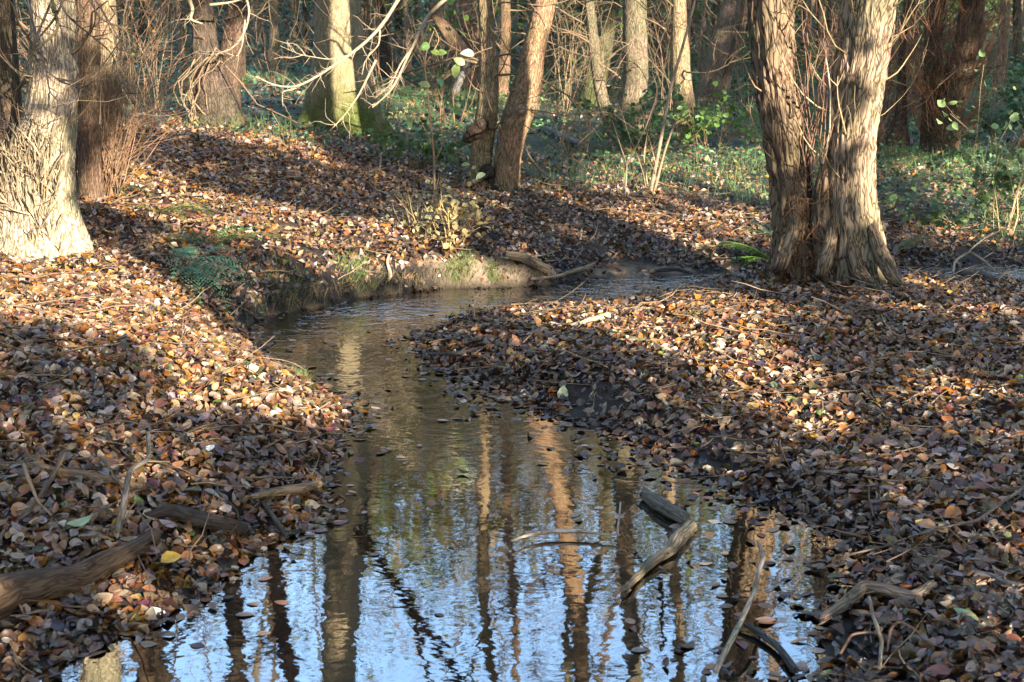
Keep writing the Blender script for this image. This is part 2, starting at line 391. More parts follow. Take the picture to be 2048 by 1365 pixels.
def water_mat():
    m = bpy.data.materials.new('stream_water'); n, l = nodes_of(m); out = n['Material Output']; n.remove(n['Principled BSDF'])
    tc = n.new('ShaderNodeTexCoord'); c = n.new('ShaderNodeAttribute'); c.attribute_name = 'col'
    mp = n.new('ShaderNodeMapping'); mp.inputs['Scale'].default_value = (1, 1.6, 1); l.new(tc.outputs['Object'], mp.inputs[0])
    n1 = n.new('ShaderNodeTexNoise'); n1.inputs['Scale'].default_value = 7; n1.inputs['Detail'].default_value = 2; n1.inputs['Distortion'].default_value = .6; l.new(mp.outputs[0], n1.inputs['Vector'])
    n2 = n.new('ShaderNodeTexNoise'); n2.inputs['Scale'].default_value = 26; n2.inputs['Detail'].default_value = 2; l.new(mp.outputs[0], n2.inputs['Vector'])
    sep = n.new('ShaderNodeSeparateColor'); l.new(c.outputs['Color'], sep.inputs[0])
    a = n.new('ShaderNodeMath'); a.operation = 'MULTIPLY'; l.new(n2.outputs[0], a.inputs[0]); l.new(sep.outputs[0], a.inputs[1])
    b = n.new('ShaderNodeMath'); b.operation = 'MULTIPLY_ADD'; l.new(n1.outputs[0], b.inputs[0]); l.new(sep.outputs[1], b.inputs[1]); l.new(a.outputs[0], b.inputs[2])
    bp = n.new('ShaderNodeBump'); bp.inputs['Strength'].default_value = 1; bp.inputs['Distance'].default_value = .01; l.new(b.outputs[0], bp.inputs['Height'])
    gl = n.new('ShaderNodeBsdfGlossy'); gl.inputs['Roughness'].default_value = .015; l.new(bp.outputs[0], gl.inputs['Normal']); gl.inputs['Color'].default_value = (1, 1, 1, 1)
    tr = n.new('ShaderNodeBsdfTransparent'); tr.inputs['Color'].default_value = (.62, .48, .30, 1)
    fr = n.new('ShaderNodeFresnel'); fr.inputs['IOR'].default_value = 2.2; l.new(bp.outputs[0], fr.inputs['Normal'])
    mx = n.new('ShaderNodeMixShader'); fa = n.new('ShaderNodeMath'); fa.operation = 'ADD'; fa.use_clamp = True; l.new(fr.outputs[0], fa.inputs[0]); fa.inputs[1].default_value = .17; l.new(fa.outputs[0], mx.inputs[0]); l.new(tr.outputs[0], mx.inputs[1]); l.new(gl.outputs[0], mx.inputs[2]); l.new(mx.outputs[0], out.inputs[0])
    return m

M_BARK = bark_mat('furrowed_bark', 40, 1.0, .24, zs=.15)
M_RUG = bark_mat('rugged_bark', 30, 1.0, .15, zs=.15)
M_OAK = bark_mat('oak_bark', 50, .8, .5, zs=.2)
M_TWIG = bark_mat('twig_bark', 60, .3, .6, rough=.6, zs=.15, fine=120)
M_LOG = bark_mat('dead_wood', 34, .7, .45, rough=.75, zs=.12, fine=70)
M_LITTER = col_mat('dry_leaf', .36, .7, 70, .3, .0, .4)
M_LEAF = col_mat('green_leaf', .45, .5, 50, .25, .35, 0)
M_HERB = col_mat('herb_leaf', .5, .45, 6, .35, .25, 0)
M_SOIL = soil_mat()
M_WATER = water_mat()

# ------------------------------------------------------------------ ground and water
GB = [(-400, 250), (0, 262), (300, 262), (600, 275), (740, 300), (850, 345), (1000, 372), (1200, 395), (1400, 405), (1560, 440), (1760, 455), (2048, 500), (2500, 520)]
GBX = [a for a, b in GB]; GBY = [b for a, b in GB]
def greenness(x, y, z):
    px, py, f = proj(x, y, z)
    e = (np.interp(px, GBX, GBY) - py) * 1.0
    g = sstep(-25, 35, e + 35 * vnoise(x * 1.1, y * 1.1, seed=70))
    return g * (y > 7)

mbg = MB(); nx = len(gx); i = np.arange(len(gy) - 1)[:, None] * nx; j = np.arange(nx - 1)[None]
q = np.stack([i + j, i + j + 1, i + nx + j + 1, i + nx + j], -1).reshape(-1, 4)
gg = greenness(GX, GY, GZ)[..., None]
wet = sstep(.45, 0, GD)[..., None]
base = np.array([.05, .033, .022]) * (1 + .3 * vnoise(GX * 2, GY * 2, seed=11)[..., None])
gcol = base * (1 - gg) + np.array([.05, .065, .035]) * gg
farb = sstep(24, 34, GY)[..., None]
gcol = gcol * (1 - farb) + np.array([.08, .085, .045]) * farb
gcol = gcol * (1 - .65 * wet)
bankclay = (sstep(.0, .03, GD) * sstep(.20, .06, GD) * sstep(7.6, 8.2, GY) * (GX < 1.3) * sstep(-.3, .3, vnoise(GX * 3, GY * 3, seed=37)))[..., None]
gcol = gcol * (1 - bankclay) + np.array([.24, .175, .11]) * bankclay * (1 + .3 * vnoise(GX * 9, GY * 9, seed=31)[..., None])
bedc = np.array([.085, .062, .033])
gcol = np.where(GD[..., None] < 0, bedc, gcol)
mbg.add(np.stack([GX, GY, GZ], -1).reshape(-1, 3), q, None, gcol.reshape(-1, 3))
ground = build('ground', mbg, M_SOIL, kind='structure', label='brown leaf strewn woodland floor on both banks of the stream')

mbw = MB(); wx = np.arange(-6, 14, .12); wy = np.arange(0.4, 14, .1)
WX, WY = np.meshgrid(wx, wy)
rip = sstep(6.4, 7.7, WY) * (1 - .4 * sstep(8.3, 8.8, WY)); rip = np.maximum(rip, sstep(4.4, 6.2, WY) * .22)
rip = rip + 1.6 * sstep(7.95, 8.3, WY) * sstep(.3, .9, WX) + 1.0 * sstep(7.5, 7.8, WY) * sstep(8.25, 8.0, WY) * sstep(-1.6, -1.2, WX) * sstep(.1, -.3, WX)
wc = np.stack([.010 + .40 * rip, .06 + .9 * rip, 0 * rip], -1)
nx = len(wx); i = np.arange(len(wy) - 1)[:, None] * nx; j = np.arange(nx - 1)[None]
mbw.add(np.stack([WX, WY, 0 * WX], -1).reshape(-1, 3), np.stack([i + j, i + j + 1, i + nx + j + 1, i + nx + j], -1).reshape(-1, 4), None, wc.reshape(-1, 3))
water = build('water', mbw, M_WATER, kind='structure', label='shallow brown woodland stream mirroring trunks and pale blue sky')

# ------------------------------------------------------------------ leaf litter
RNG = np.random.default_rng(7)
PAL = np.array([[.27, .115, .035], [.34, .18, .075], [.40, .26, .14], [.46, .36, .25], [.17, .08, .03], [.085, .05, .028], [.40, .15, .02], [.30, .22, .17], [.20, .12, .075], [.50, .30, .05], [.14, .18, .05]])
PW = np.array([.14, .18, .12, .085, .13, .16, .075, .07, .12, .010, .008]); PW = PW / PW.sum()
def leafcol(n, rng, wetness=None):
    c = PAL[rng.choice(len(PAL), n, p=PW)] * rng.uniform(.5, 1.25, (n, 1))
    c = c + rng.normal(size=(n, 3)) * .012
    if wetness is not None: c = c * (1 - .55 * wetness[:, None])
    return np.clip(c, .01, .8)

def scatter(n, y0, y1, rng, spread=.40, pad=.5):
    y = np.sqrt(rng.uniform(y0 * y0, y1 * y1, n)); x = rng.uniform(-1, 1, n) * (spread * y + pad)
    return x, y

def ground_normal(x, y, e=.05):
    z0, _ = terrain(x - e, y); z1, _ = terrain(x + e, y); z2, _ = terrain(x, y - e); z3, _ = terrain(x, y + e)
    return norm(np.stack([-(z1 - z0) / (2 * e), -(z3 - z2) / (2 * e), np.ones_like(x)], 1))

def litter(n, y0, y1, size, hi, rng, mb, thick=.03, tilt=.62, keep=None):
    x, y = scatter(n, y0, y1, rng)
    z, d = terrain(x, y)
    raft = np.where(x > -.3, .22, .10); k = (d > -.005) | (rng.random(n) < .75 * np.exp(np.minimum(d, 0) / (raft * .45)))
    g = greenness(x, y, z); k &= rng.random(n) > g * .78
    bare = sstep(-.1, .4, vnoise(x * 2.6, y * 2.6, seed=90)) * sstep(.8, .15, d) * (x > -.2) * .8
    k &= rng.random(n) > bare
    steep = (d > 0) & (d < .07) & (y > 7.7) & (x < 1.2) & (rng.random(n) < .6) & (x > -2)
    k &= ~steep
    x, y, z, d = x[k], y[k], z[k], d[k]; n = len(x)
    nr = ground_normal(x, y)
    til = tilt * np.where(rng.random(n) < .15, 1.9, 1.0)
    nr = norm(nr + rng.normal(size=(n, 3)) * til[:, None] * [1, 1, .3])
    nr[:, 2] = np.abs(nr[:, 2]) * .9 + .1
    L = size * rng.uniform(.45, 1.3, n); Wd = L * rng.uniform(.18, .38, n)
    zz = z + rng.uniform(0.002, thick, n) * sstep(-.02, .25, d) + .004
    fl = (d < 0) & (rng.random(n) < .7)
    nr = np.where(fl[:, None], norm(nr * [.12, .12, 1] + [0, 0, .6]), nr); zz = np.where(fl, rng.uniform(.001, .006, n), np.where(d < 0, np.minimum(zz, -.012), zz))
    wet = sstep(.45, .03, d) * np.where(x > -.4, 1, .6)
    leaves(mb, np.stack([x, y, zz], 1), nr, rng.uniform(0, 6.283, n), L, Wd, rng.uniform(-.5, .9, n), rng.normal(size=n) * .17, leafcol(n, rng, wet), hi, rng)

mbl = MB()
litter(82000, 2.4, 7.2, .045, True, RNG, mbl, .028)
litter(92000, 7.2, 12.5, .046, False, RNG, mbl, .035)
litter(40000, 12.5, 22, .066, False, RNG, mbl, .04)
litter(16000, 22, 45, .13, False, RNG, mbl, .06)
build('leaf_litter', mbl, M_LITTER, kind='stuff', label='thick carpet of fallen brown and tan leaves over both banks')

# nearest leaves, one by one, lying on top of the carpet
def leaf_mesh(k, col, name='leaf', big=1.0):
    r = np.random.default_rng(500 + k); mb = MB(); L = np.array([.055 * big])
    leaves(mb, np.zeros((1, 3)), np.array([[0, 0, 1.]]), np.array([0.]), L, L * r.uniform(.28, .38), r.uniform(-.2, .55, 1), r.normal(size=1) * .12, np.array([col]), True, r)
    if k % 3 == 0:
        tube(mb, np.array([[-.03, 0, .0], [-.042, .002, .002], [-.05, .006, .005]]) * big, [.0009, .0007, .0006], 4, np.array(col) * .7, cap=False)
    return mesh_of(name, mb, M_LITTER)
VAR = []
for k in range(30):
    r_ = np.random.default_rng(k); VAR.append(leaf_mesh(k, leafcol(1, r_)[0] * np.array([1.12, 1.05, 1.0])))
def place_leaf(x, y, z, nrm, yaw, s, me, parent, name='leaf'):
    o = bpy.data.objects.new(name, me); COL.objects.link(o); o.parent = parent
    q_ = Vector(nrm).to_track_quat('Z', 'Y'); o.rotation_mode = 'QUATERNION'
    from mathutils import Quaternion
    o.rotation_quaternion = q_ @ Quaternion((0, 0, 1), yaw); o.location = (x, y, z); o.scale = (s, s, s)
    return o
rl = np.random.default_rng(33); cnt = 0
while cnt < 288:
    x, y = scatter(1, 3.0, 5.0, rl, .37, 0); z, d = terrain(x, y)
    px, py, f = proj(x, y, z)
    if d[0] < .03 or not (-20 < px[0] < 2068 and py[0] < 1375): continue
    nr = norm(ground_normal(x, y)[0] + rl.normal(size=3) * [.28, .28, .1])
    place_leaf(x[0], y[0], z[0] + .028 * min(1, d[0] / .25) + .008, nr, rl.uniform(0, 6.28), rl.uniform(.7, 1.2), VAR[rl.integers(30)], ground); cnt += 1
for (px, py, col, sc, yaw, lab) in [(345, 1150, (.72, .42, .04), 1.2, .3, 'bright yellow leaf with a notch near the end of the big log'),
                                    (1126, 800, (.50, .52, .26), 1.3, 1.4, 'pale green leaf standing on edge at the muddy tip of the bank'),
                                    (160, 1077, (.36, .42, .17), 1.5, .4, 'pale green ribbed leaf'), (1930, 1258, (.10, .2, .03), 1.3, 2.0, 'dark green round leaf'),
                                    (422, 920, (.75, .75, .72), .8, 1.0, 'small white leaf'), (1505, 835, (.5, .3, .08), 1.2, .2, 'orange leaf')]:
    p = G(px, py)
    up = (0, -.85, .5) if px == 1126 else (.1, -.25, .9)
    o = place_leaf(p[0], p[1], p[2] + (.035 if px != 1126 else .02), up, yaw, sc, leaf_mesh(900 + px, col), ground); o['label'] = lab
# leaves floating on the water
cnt = 0
while cnt < 210:
    x, y = scatter(1, 2.9, 8.0, rl, .37, 0); z, d = terrain(x, y)
    px, py, f = proj(x, y, z)
    pr = math.exp(d[0] / .13) + (.35 * math.exp(d[0] / .4) if x[0] > .2 and y[0] < 5 else 0) + .0025
    if d[0] > -.01 or rl.random() > pr or not (-20 < px[0] < 2068 and py[0] < 1375): continue
    place_leaf(x[0], y[0], .002, norm(np.array([0, 0, 1.]) + rl.normal(size=3) * [.05, .05, 0]), rl.uniform(0, 6.28), rl.uniform(.6, 1.05), VAR[rl.integers(30)], water).scale[2] = .22; cnt += 1

# ------------------------------------------------------------------ trees
def mossy(bark, moss=None, mh=1.0, z0=0.0, seed=0, side=None):
    bark = np.array(bark)
    def f(TH, S, V):
        c = bark * (1 + .18 * fbm(V[..., 0] * 6, V[..., 1] * 6, V[..., 2] * 2.5, seed=seed + 5)[..., None])
        if moss is not None:
            nn = fbm(V[..., 0] * 5, V[..., 1] * 5, V[..., 2] * 3, seed=seed)
            w = sstep(mh, mh * .25, V[..., 2] - z0 + nn * mh * .6)
            c = c * (1 - w[..., None]) + np.array(moss) * w[..., None]
        return np.clip(c, .005, 1)
    return f

def flare(A, L, lobes, seed=0):
    rr = np.random.default_rng(seed); ph = rr.uniform(0, 6.28, lobes); am = rr.uniform(.5, 1.3, lobes); kk = rr.uniform(3, 7, lobes)
    def f(TH, S):
        a = np.zeros_like(TH)
        for p, m_, k in zip(ph, am, kk): a += m_ * np.exp(k * (np.cos(TH - p) - 1))
        return A * (.35 + a) * np.exp(-S / L)
    return f

def pix_path(pts, y, dy=0.0):
    """pts (px, py, width px) on a trunk that stands at depth y -> centres and radii, bottom first"""
    P = []; R = []
    n = len(pts)
    for k, (a, b, w) in enumerate(pts):
        yy = y + dy * k / max(n - 1, 1)
        p = W(a, b, yy); P.append(p); R.append(w * (p[1] * CP - (p[2] - CAM_H) * SP) / FPX / 2)
    return P, R

def extend(P, R, top, lean=.6, taper=.6):
    """carry a stem on above the picture to height top"""
    P = list(P); R = list(R); d = norm(P[-1] - P[-2]); d = norm(np.array([d[0] * lean, d[1], abs(d[2]) + .3]))
    rr = np.random.default_rng(int(abs(P[0][0]) * 1000) + 3); n = 6; L = (top - P[-1][2]) / max(d[2], .3); r0 = R[-1]
    for k in range(n):
        d = norm(d + rr.normal(size=3) * [.07, .07, .02]); P.append(P[-1] + d * L / n); R.append(r0 * (1 - (1 - taper) * (k + 1) / n))
    return P, R

def crown(mb, P, R, rng, z0, nb=8, L=2.2, depth=2, col=(.16, .12, .09), tips=None, kids=(3, 5)):
    P = np.array(P); R = np.array(R)
    for k in range(nb):
        t = rng.uniform(0, 1) ** .8; z = z0 + (P[-1][2] - z0) * t
        p = np.array([np.interp(z, P[:, 2], P[:, j]) for j in range(3)]); r = float(np.interp(z, P[:, 2], R))
        a = rng.uniform(0, 6.283); d = norm(np.array([math.cos(a), math.sin(a), rng.uniform(.2, .9)]))
        grow(mb, rng, p, d, L * rng.uniform(.7, 1.3), r * rng.uniform(.3, .5), depth, col, tips=tips, kids=kids)
    grow(mb, rng, P[-1], norm(P[-1] - P[-2]), L, R[-1], depth, col, tips=tips, kids=kids)

BROWN = (.22, .165, .11); GREY = (.22, .18, .14); PALE = (.42, .33, .23); REDB = (.24, .13, .085); OLIVE = (.19, .18, .10)

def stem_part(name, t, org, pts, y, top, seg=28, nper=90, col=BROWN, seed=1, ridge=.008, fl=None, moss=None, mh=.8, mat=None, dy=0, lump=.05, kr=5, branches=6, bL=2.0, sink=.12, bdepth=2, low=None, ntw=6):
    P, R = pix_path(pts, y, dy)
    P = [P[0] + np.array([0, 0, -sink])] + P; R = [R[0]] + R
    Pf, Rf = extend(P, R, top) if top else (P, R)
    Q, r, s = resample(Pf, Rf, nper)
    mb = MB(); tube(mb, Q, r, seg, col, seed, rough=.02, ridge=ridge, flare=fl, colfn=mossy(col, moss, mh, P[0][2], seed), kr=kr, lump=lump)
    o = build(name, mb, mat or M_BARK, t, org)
    if top and branches:
        mbc = MB(); rng = np.random.default_rng(seed * 7 + 1)
        crown(mbc, Q, r, rng, max(2.3, low or 0), branches, bL, bdepth)
        for _ in range(ntw):
            z = P[0][2] + rng.uniform(.5, 2.4); p = np.array([np.interp(z, Q[:, 2], Q[:, j_]) for j_ in range(3)]); a = rng.uniform(2.6, 6.8)
            grow(mbc, rng, p, norm(np.array([math.cos(a), math.sin(a) * .6, rng.uniform(-.1, .7)])), rng.uniform(.5, 1.5), rng.uniform(.006, .014), 2, (.26, .19, .13), .22, -.01, 5, (2, 4))
        build('crown', mbc, M_TWIG, t, org)
    return o, Q, r

def shoots(t, org, Q, r, n, zr, Lr, rng, col=(.30, .20, .13), rad=.004, spread=.35, name='shoot', side=None, leafy=0, joined=False, fork=1):
    Q = np.array(Q); mbj = MB()
    for k in range(n):
        z = rng.uniform(*zr); p = np.array([np.interp(z, Q[:, 2], Q[:, j]) for j in range(3)]); rr = float(np.interp(z, Q[:, 2], r))
        a = rng.uniform(3.3, 6.1) if side is None else rng.uniform(*side)
        o = np.array([math.cos(a), math.sin(a), 0]); L = rng.uniform(*Lr); p = p + o * rr * .9
        n_ = 8; pts = [p]; d = norm(o * 1.0 + np.array([0, 0, .1]))
        for i_ in range(n_ - 1):
            d = norm(d * .75 + np.array([o[0] * spread * .5, o[1] * spread * .4, .75]) * .45 + rng.normal(size=3) * .09); pts.append(pts[-1] + d * L / (n_ - 1))
        mb = mbj if joined else MB(); rd = rad * rng.uniform(.6, 1.5)
        c_ = np.array(col) * rng.uniform(.7, 1.35)
        tube(mb, pts, np.linspace(rd, rd * .35, n_), 5, c_, seed=k, cap=False)
        for b in range(rng.integers(0, 3) * fork):
            i_ = rng.integers(2, n_ - 1); P2, _ = wander(pts[i_], rot_off(norm(pts[i_] - pts[i_ - 1]), .6, rng), L * rng.uniform(.15, .35), 4, rng, .15, .15)
            tube(mb, P2, np.linspace(rd * .6, rd * .25, 4), 4, c_, cap=False)
        if not joined: build(name, mb, M_TWIG, t, org)
    if joined: build(name, mbj, M_TWIG, t, org, kind='stuff')

def tree_root(name, px, py, label, cat='tree', group=None):
    p = G(px, py); return root(name, p, label, cat, group), p

# --- the big forked tree on the near bank ------------------------------------
t, b = tree_root('forked_tree', 1690, 572, 'big deeply furrowed tree forking low into two trunks beside the stream bend')
y = b[1]; print('forked', b)
rgn = np.random.default_rng(12)
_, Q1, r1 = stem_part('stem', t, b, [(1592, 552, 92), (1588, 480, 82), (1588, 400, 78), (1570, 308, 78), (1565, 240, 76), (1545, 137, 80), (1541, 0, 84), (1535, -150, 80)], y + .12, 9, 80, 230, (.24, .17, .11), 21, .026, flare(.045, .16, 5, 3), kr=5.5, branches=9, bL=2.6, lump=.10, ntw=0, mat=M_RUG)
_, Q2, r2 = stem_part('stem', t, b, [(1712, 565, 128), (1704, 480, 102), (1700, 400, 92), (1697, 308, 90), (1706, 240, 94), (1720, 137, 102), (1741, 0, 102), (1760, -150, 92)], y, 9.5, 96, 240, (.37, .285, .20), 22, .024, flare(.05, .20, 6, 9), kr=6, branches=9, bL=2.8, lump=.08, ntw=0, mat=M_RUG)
mb = MB(); P, R = pix_path([(1665, 565, 70), (1655, 500, 52), (1645, 430, 44), (1645, 380, 34), (1652, 320, 16), (1660, 280, 6)], y - .02); Q, r, s = resample([P[0] - [0, 0, .1]] + P, [R[0]] + R, 90)
tube(mb, Q, r, 40, (.29, .21, .14), 31, .02, .012, lump=.12, colfn=mossy((.29, .21, .14), None), kr=4); build('buttress', mb, M_RUG, t, b)
for pts, w in (([(1702, 470), (1708, 520), (1722, 560), (1748, 592), (1780, 620)], [18, 30, 32, 22, 6]), ([(1738, 440), (1755, 490), (1775, 535), (1792, 565), (1806, 585)], [16, 28, 32, 28, 8]), ([(1668, 440), (1658, 500), (1644, 545), (1628, 577)], [16, 28, 28, 8]), ([(1592, 430), (1578, 500), (1558, 535), (1538, 553)], [16, 28, 28, 8])):
    mb = MB(); P = []; R = []
    for k, ((a_, b_), w_) in enumerate(zip(pts, w)):
        if k == len(pts) - 1: p = G(a_, b_) - np.array([0, 0, .012])
        else: p = W(a_, b_, y - .09 - .10 * k)
        p[2] = max(p[2], gz(p[0], p[1]) + .035); P.append(p); R.append(w_ * p[1] / FPX / 2)
    Q, r, s = resample(P, R, 60); tube(mb, Q, r, 24, (.22, .17, .12), 5, .02, .010, lump=.10, colfn=mossy((.24, .18, .125), (.07, .08, .03), .12, b[2])); build('root', mb, M_RUG, t, b)
shoots(t, b, Q1, r1, 9, (.5, 1.6), (.3, .8), rgn, (.33, .21, .14), .0035, side=(3.4, 5.4))
shoots(t, b, Q2, r2, 12, (.5, 1.7), (.3, .9), rgn, (.42, .33, .2), .004, side=(3.2, 4.6))
shoots(t, b, Q2, r2, 7, (.7, 1.7), (.3, .6), rgn, (.42, .33, .2), .004, side=(-.9, .3))
crot = W(1632, 335, y - .02)
for k in range(16):
    mb = MB(); P2, _ = wander(crot + rgn.normal(size=3) * [.07, .05, .03], [rgn.normal() * .16, rgn.normal() * .08 - .05, 1], rgn.uniform(.35, .95), 8, rgn, .10, .05)
    cc = (.36, .2, .15) if k else (.6, .55, .48); rd = .0032 if k else .007
    tube(mb, P2, np.linspace(rd, rd * .4, 8), 5, cc, cap=False)
    for b2 in range(3 if k else 0):
        i_ = rgn.integers(2, 7); P3, _ = wander(P2[i_], rot_off(np.array([0, 0, 1.]), .6, rgn), rgn.uniform(.08, .25), 4, rgn, .15, .1); tube(mb, P3, [.0018, .0015, .0012, .001], 4, cc, cap=False)
    build('shoot', mb, M_TWIG, t, b)
# fibrous dead twigs in the hollow at its foot
mb = MB()
for k in range(120):
    p = W(rgn.uniform(1575, 1640), rgn.uniform(360, 545), y - rgn.uniform(.02, .16)); P2, _ = wander(p, [rgn.normal() * .5, -.4, rgn.normal() * .6 - .3], rgn.uniform(.05, .18), 5, rgn, .4); tube(mb, P2, [.003, .0025, .002, .0016, .001], 4, np.array([.24, .13, .08]) * rgn.uniform(.5, 1.3), cap=False)
build('fibre', mb, M_TWIG, t, b, kind='stuff')

# --- tree at the left edge ------------------------------------------------------
t, b = tree_root('old_coppice_tree', 80, 497, 'broad pale sunlit tree with shredded burr bark at its foot beside the leaf bank')
y = b[1]; print('left', b)
_, Q, r = stem_part('stem', t, b, [(84, 505, 190), (80, 470, 172), (72, 430, 156), (70, 376, 148), (88, 307, 112), (98, 240, 100), (106, 190, 94), (108, 137, 92), (107, 60, 88), (106, 0, 84), (100, -150, 80)], y, 9, 88, 230, (.52, .43, .32), 41, .014, flare(.03, .15, 6, 5), kr=7, branches=9, bL=2.6, lump=.10, moss=None)
QL, rL = Q, r
_, Q3, r3 = stem_part('stem', t, b, [(-25, 540, 120), (-12, 470, 90), (-10, 380, 80), (12, 300, 66), (14, 200, 56), (8, 100, 50), (0, 0, 48), (-8, -150, 44)], y + .35, 8, 40, 120, (.20, .14, .10), 42, .010, flare(.03, .2, 5, 8), branches=5)
_, Q4, r4 = stem_part('stem', t, b, [(182, 420, 48), (180, 330, 42), (178, 250, 42), (178, 137, 44), (176, 0, 42), (178, -150, 46)], y + 1.6, 8.5, 40, 120, (.20, .13, .09), 43, .008, flare(.02, .2, 5, 2), branches=6)
_, Q5, r5 = stem_part('stem', t, b, [(222, 330, 40), (226, 250, 38), (222, 150, 40), (214, 60, 44), (205, 0, 48), (196, -150, 40)], y + 2.6, 8.5, 36, 110, (.33, .24, .16), 44, .008, None, branches=6)
shoots(t, b, QL, rL, 16, (.4, 1.4), (.2, .6), rgn, (.5, .36, .24), .0035)
shoots(t, b, Q3, r3, 10, (.6, 1.6), (.3, .8), rgn, (.4, .22, .15), .0035)
mb = MB()
for k in range(330):                       # shaggy shreds of burr bark
    px_, py_ = rgn.uniform(-10, 120), rgn.uniform(290, 505)
    if px_ > 85 and rgn.random() < .6: continue
    p = W(px_, py_, y - .20 + .10 * ((px_ - 75) / 80) ** 2 + rgn.uniform(-.03, .03)); P2, _ = wander(p, [rgn.normal() * .28, -.12, rgn.normal() * .5 + 1.0], rgn.uniform(.05, .26), 6, rgn, .16, .02)
    tube(mb, P2, np.array([.0055, .0055, .005, .004, .0025, .001]) * rgn.uniform(.35, 1.3), 4, np.array([.50, .40, .29]) * rgn.uniform(.6, 1.2), cap=False)
build('burr', mb, M_LOG, t, b, kind='stuff')

# --- the oak with mossy foot -------------------------------------------------------
t, b = tree_root('oak_tree', 672, 256, 'straight thick oak with a green mossy flared foot behind the leaf slope')
y = b[1]; print('oak', b)
stem_part('trunk', t, b, [(674, 256, 108), (676, 215, 96), (677, 150, 96), (677, 60, 88), (675, 0, 86), (674, -150, 84)], y, 14, 80, 220, (.40, .33, .22), 51, .010, flare(.14, .35, 6, 4), moss=(.10, .13, .03), mh=.75, mat=M_OAK, kr=9, branches=12, bL=4.0, lump=.03)

# --- twin stems mid-scene ------------------------------------------------------------
t, b = tree_root('twin_stemmed_tree', 1010, 376, 'leaning twin-stemmed tree with a swollen burr standing in front of the dark fallen log')
y = b[1]; print('twin', b); YT = y
_, Qa, ra = stem_part('stem', t, b, [(1012, 376, 54), (1012, 340, 50), (1021, 280, 54), (1033, 235, 60), (1046, 205, 66), (1056, 180, 60), (1063, 130, 50), (1073, 70, 44), (1092, 0, 42), (1130, -150, 40)], y, 9, 64, 200, (.38, .25, .155), 61, .007, flare(.02, .12, 4, 3), kr=6, branches=8, lump=.09)
_, Qb, rb = stem_part('stem', t, b, [(960, 372, 40), (962, 320, 44), (966, 270, 44), (976, 225, 44), (979, 150, 38), (974, 80, 32), (969, 0, 27), (962, -150, 25)], y + .05, 8, 48, 180, (.36, .27, .165), 62, .005, None, kr=6, branches=7, lump=.08, moss=(.20, .21, .11), mh=.3)
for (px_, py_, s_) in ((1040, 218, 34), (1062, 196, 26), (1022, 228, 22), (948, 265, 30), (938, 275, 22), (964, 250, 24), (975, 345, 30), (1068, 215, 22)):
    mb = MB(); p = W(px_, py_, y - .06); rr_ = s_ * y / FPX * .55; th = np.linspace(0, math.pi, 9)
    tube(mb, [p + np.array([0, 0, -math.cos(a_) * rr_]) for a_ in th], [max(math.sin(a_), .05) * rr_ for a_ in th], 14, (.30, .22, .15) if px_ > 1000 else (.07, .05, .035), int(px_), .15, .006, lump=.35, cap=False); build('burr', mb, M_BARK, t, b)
shoots(t, b, Qb, rb, 8, (.3, 1.4), (.3, .8), rgn, (.2, .14, .1), .004)
shoots(t, b, Qa, ra, 6, (.5, 1.6), (.3, .7), rgn, (.2, .16, .1), .004)

# --- dark double tree left of the oak ------------------------------------------------
t, b = tree_root('dark_coppice_tree', 430, 246, 'dark double-stemmed tree with a tangle of pale creeper stems on its shaded bole')
y = b[1]
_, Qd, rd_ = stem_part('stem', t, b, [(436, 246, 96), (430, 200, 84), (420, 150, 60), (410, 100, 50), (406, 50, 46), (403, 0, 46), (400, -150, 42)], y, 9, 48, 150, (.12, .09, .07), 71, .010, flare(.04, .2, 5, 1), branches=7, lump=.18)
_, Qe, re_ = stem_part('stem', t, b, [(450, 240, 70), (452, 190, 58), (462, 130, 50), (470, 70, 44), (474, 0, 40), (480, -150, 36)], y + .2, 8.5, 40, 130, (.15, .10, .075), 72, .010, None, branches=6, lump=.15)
for k in range(9):
    mb = MB(); p0 = W(rgn.uniform(378, 420), rgn.uniform(232, 246), y - .2); p1 = W(rgn.uniform(395, 450), rgn.uniform(95, 130), y - .18); n_ = 9
    P2 = [p0 * (1 - a_) + p1 * a_ + np.array([math.sin(a_ * 4 + k) * .05 - .14 * math.sin(a_ * 3.14), 0, 0]) + rgn.normal(size=3) * .012 for a_ in np.linspace(0, 1, n_)]
    tube(mb, P2, np.full(n_, rgn.uniform(.005, .009)), 6, np.array([.34, .25, .17]) * rgn.uniform(.7, 1.2), cap=False); build('creeper_stem', mb, M_TWIG, t, b)

# --- the row of trees beyond the meadow side ---------------------------------------------
def simple_tree(name, px, py, label, stems, top=9, col=BROWN, seed=1, moss=None, mh=.5, seg=30, ridge=.007, branches=6, bL=2.2, fl=.02, group=None, cat='tree', lump=.08, nper=110, bdepth=2):
    t, b = tree_root(name, px, py, label, cat, group)
    out = []
    for k, pts in enumerate(stems):
        out.append(stem_part('trunk' if len(stems) == 1 else 'stem', t, b, pts, b[1] + .12 * k, (top - .5 * k) if top else None, seg, nper, col, seed + k, ridge, flare(fl, .25, 5, seed) if fl else None, moss, mh, None, branches=branches, bL=bL, lump=lump, bdepth=bdepth))
    return t, b, out
simple_tree('curved_tree', 1262, 272, 'knobbly tree with a thin dark stem curving up from its foot',
            [[(1258, 272, 58), (1262, 230, 54), (1270, 180, 50), (1272, 120, 48), (1270, 60, 48), (1269, 0, 48), (1266, -150, 42)], [(1228, 262, 26), (1212, 225, 24), (1198, 170, 22), (1190, 110, 22), (1183, 50, 20), (1178, 0, 20), (1170, -150, 18)]], 9, (.24, .20, .14), 81)
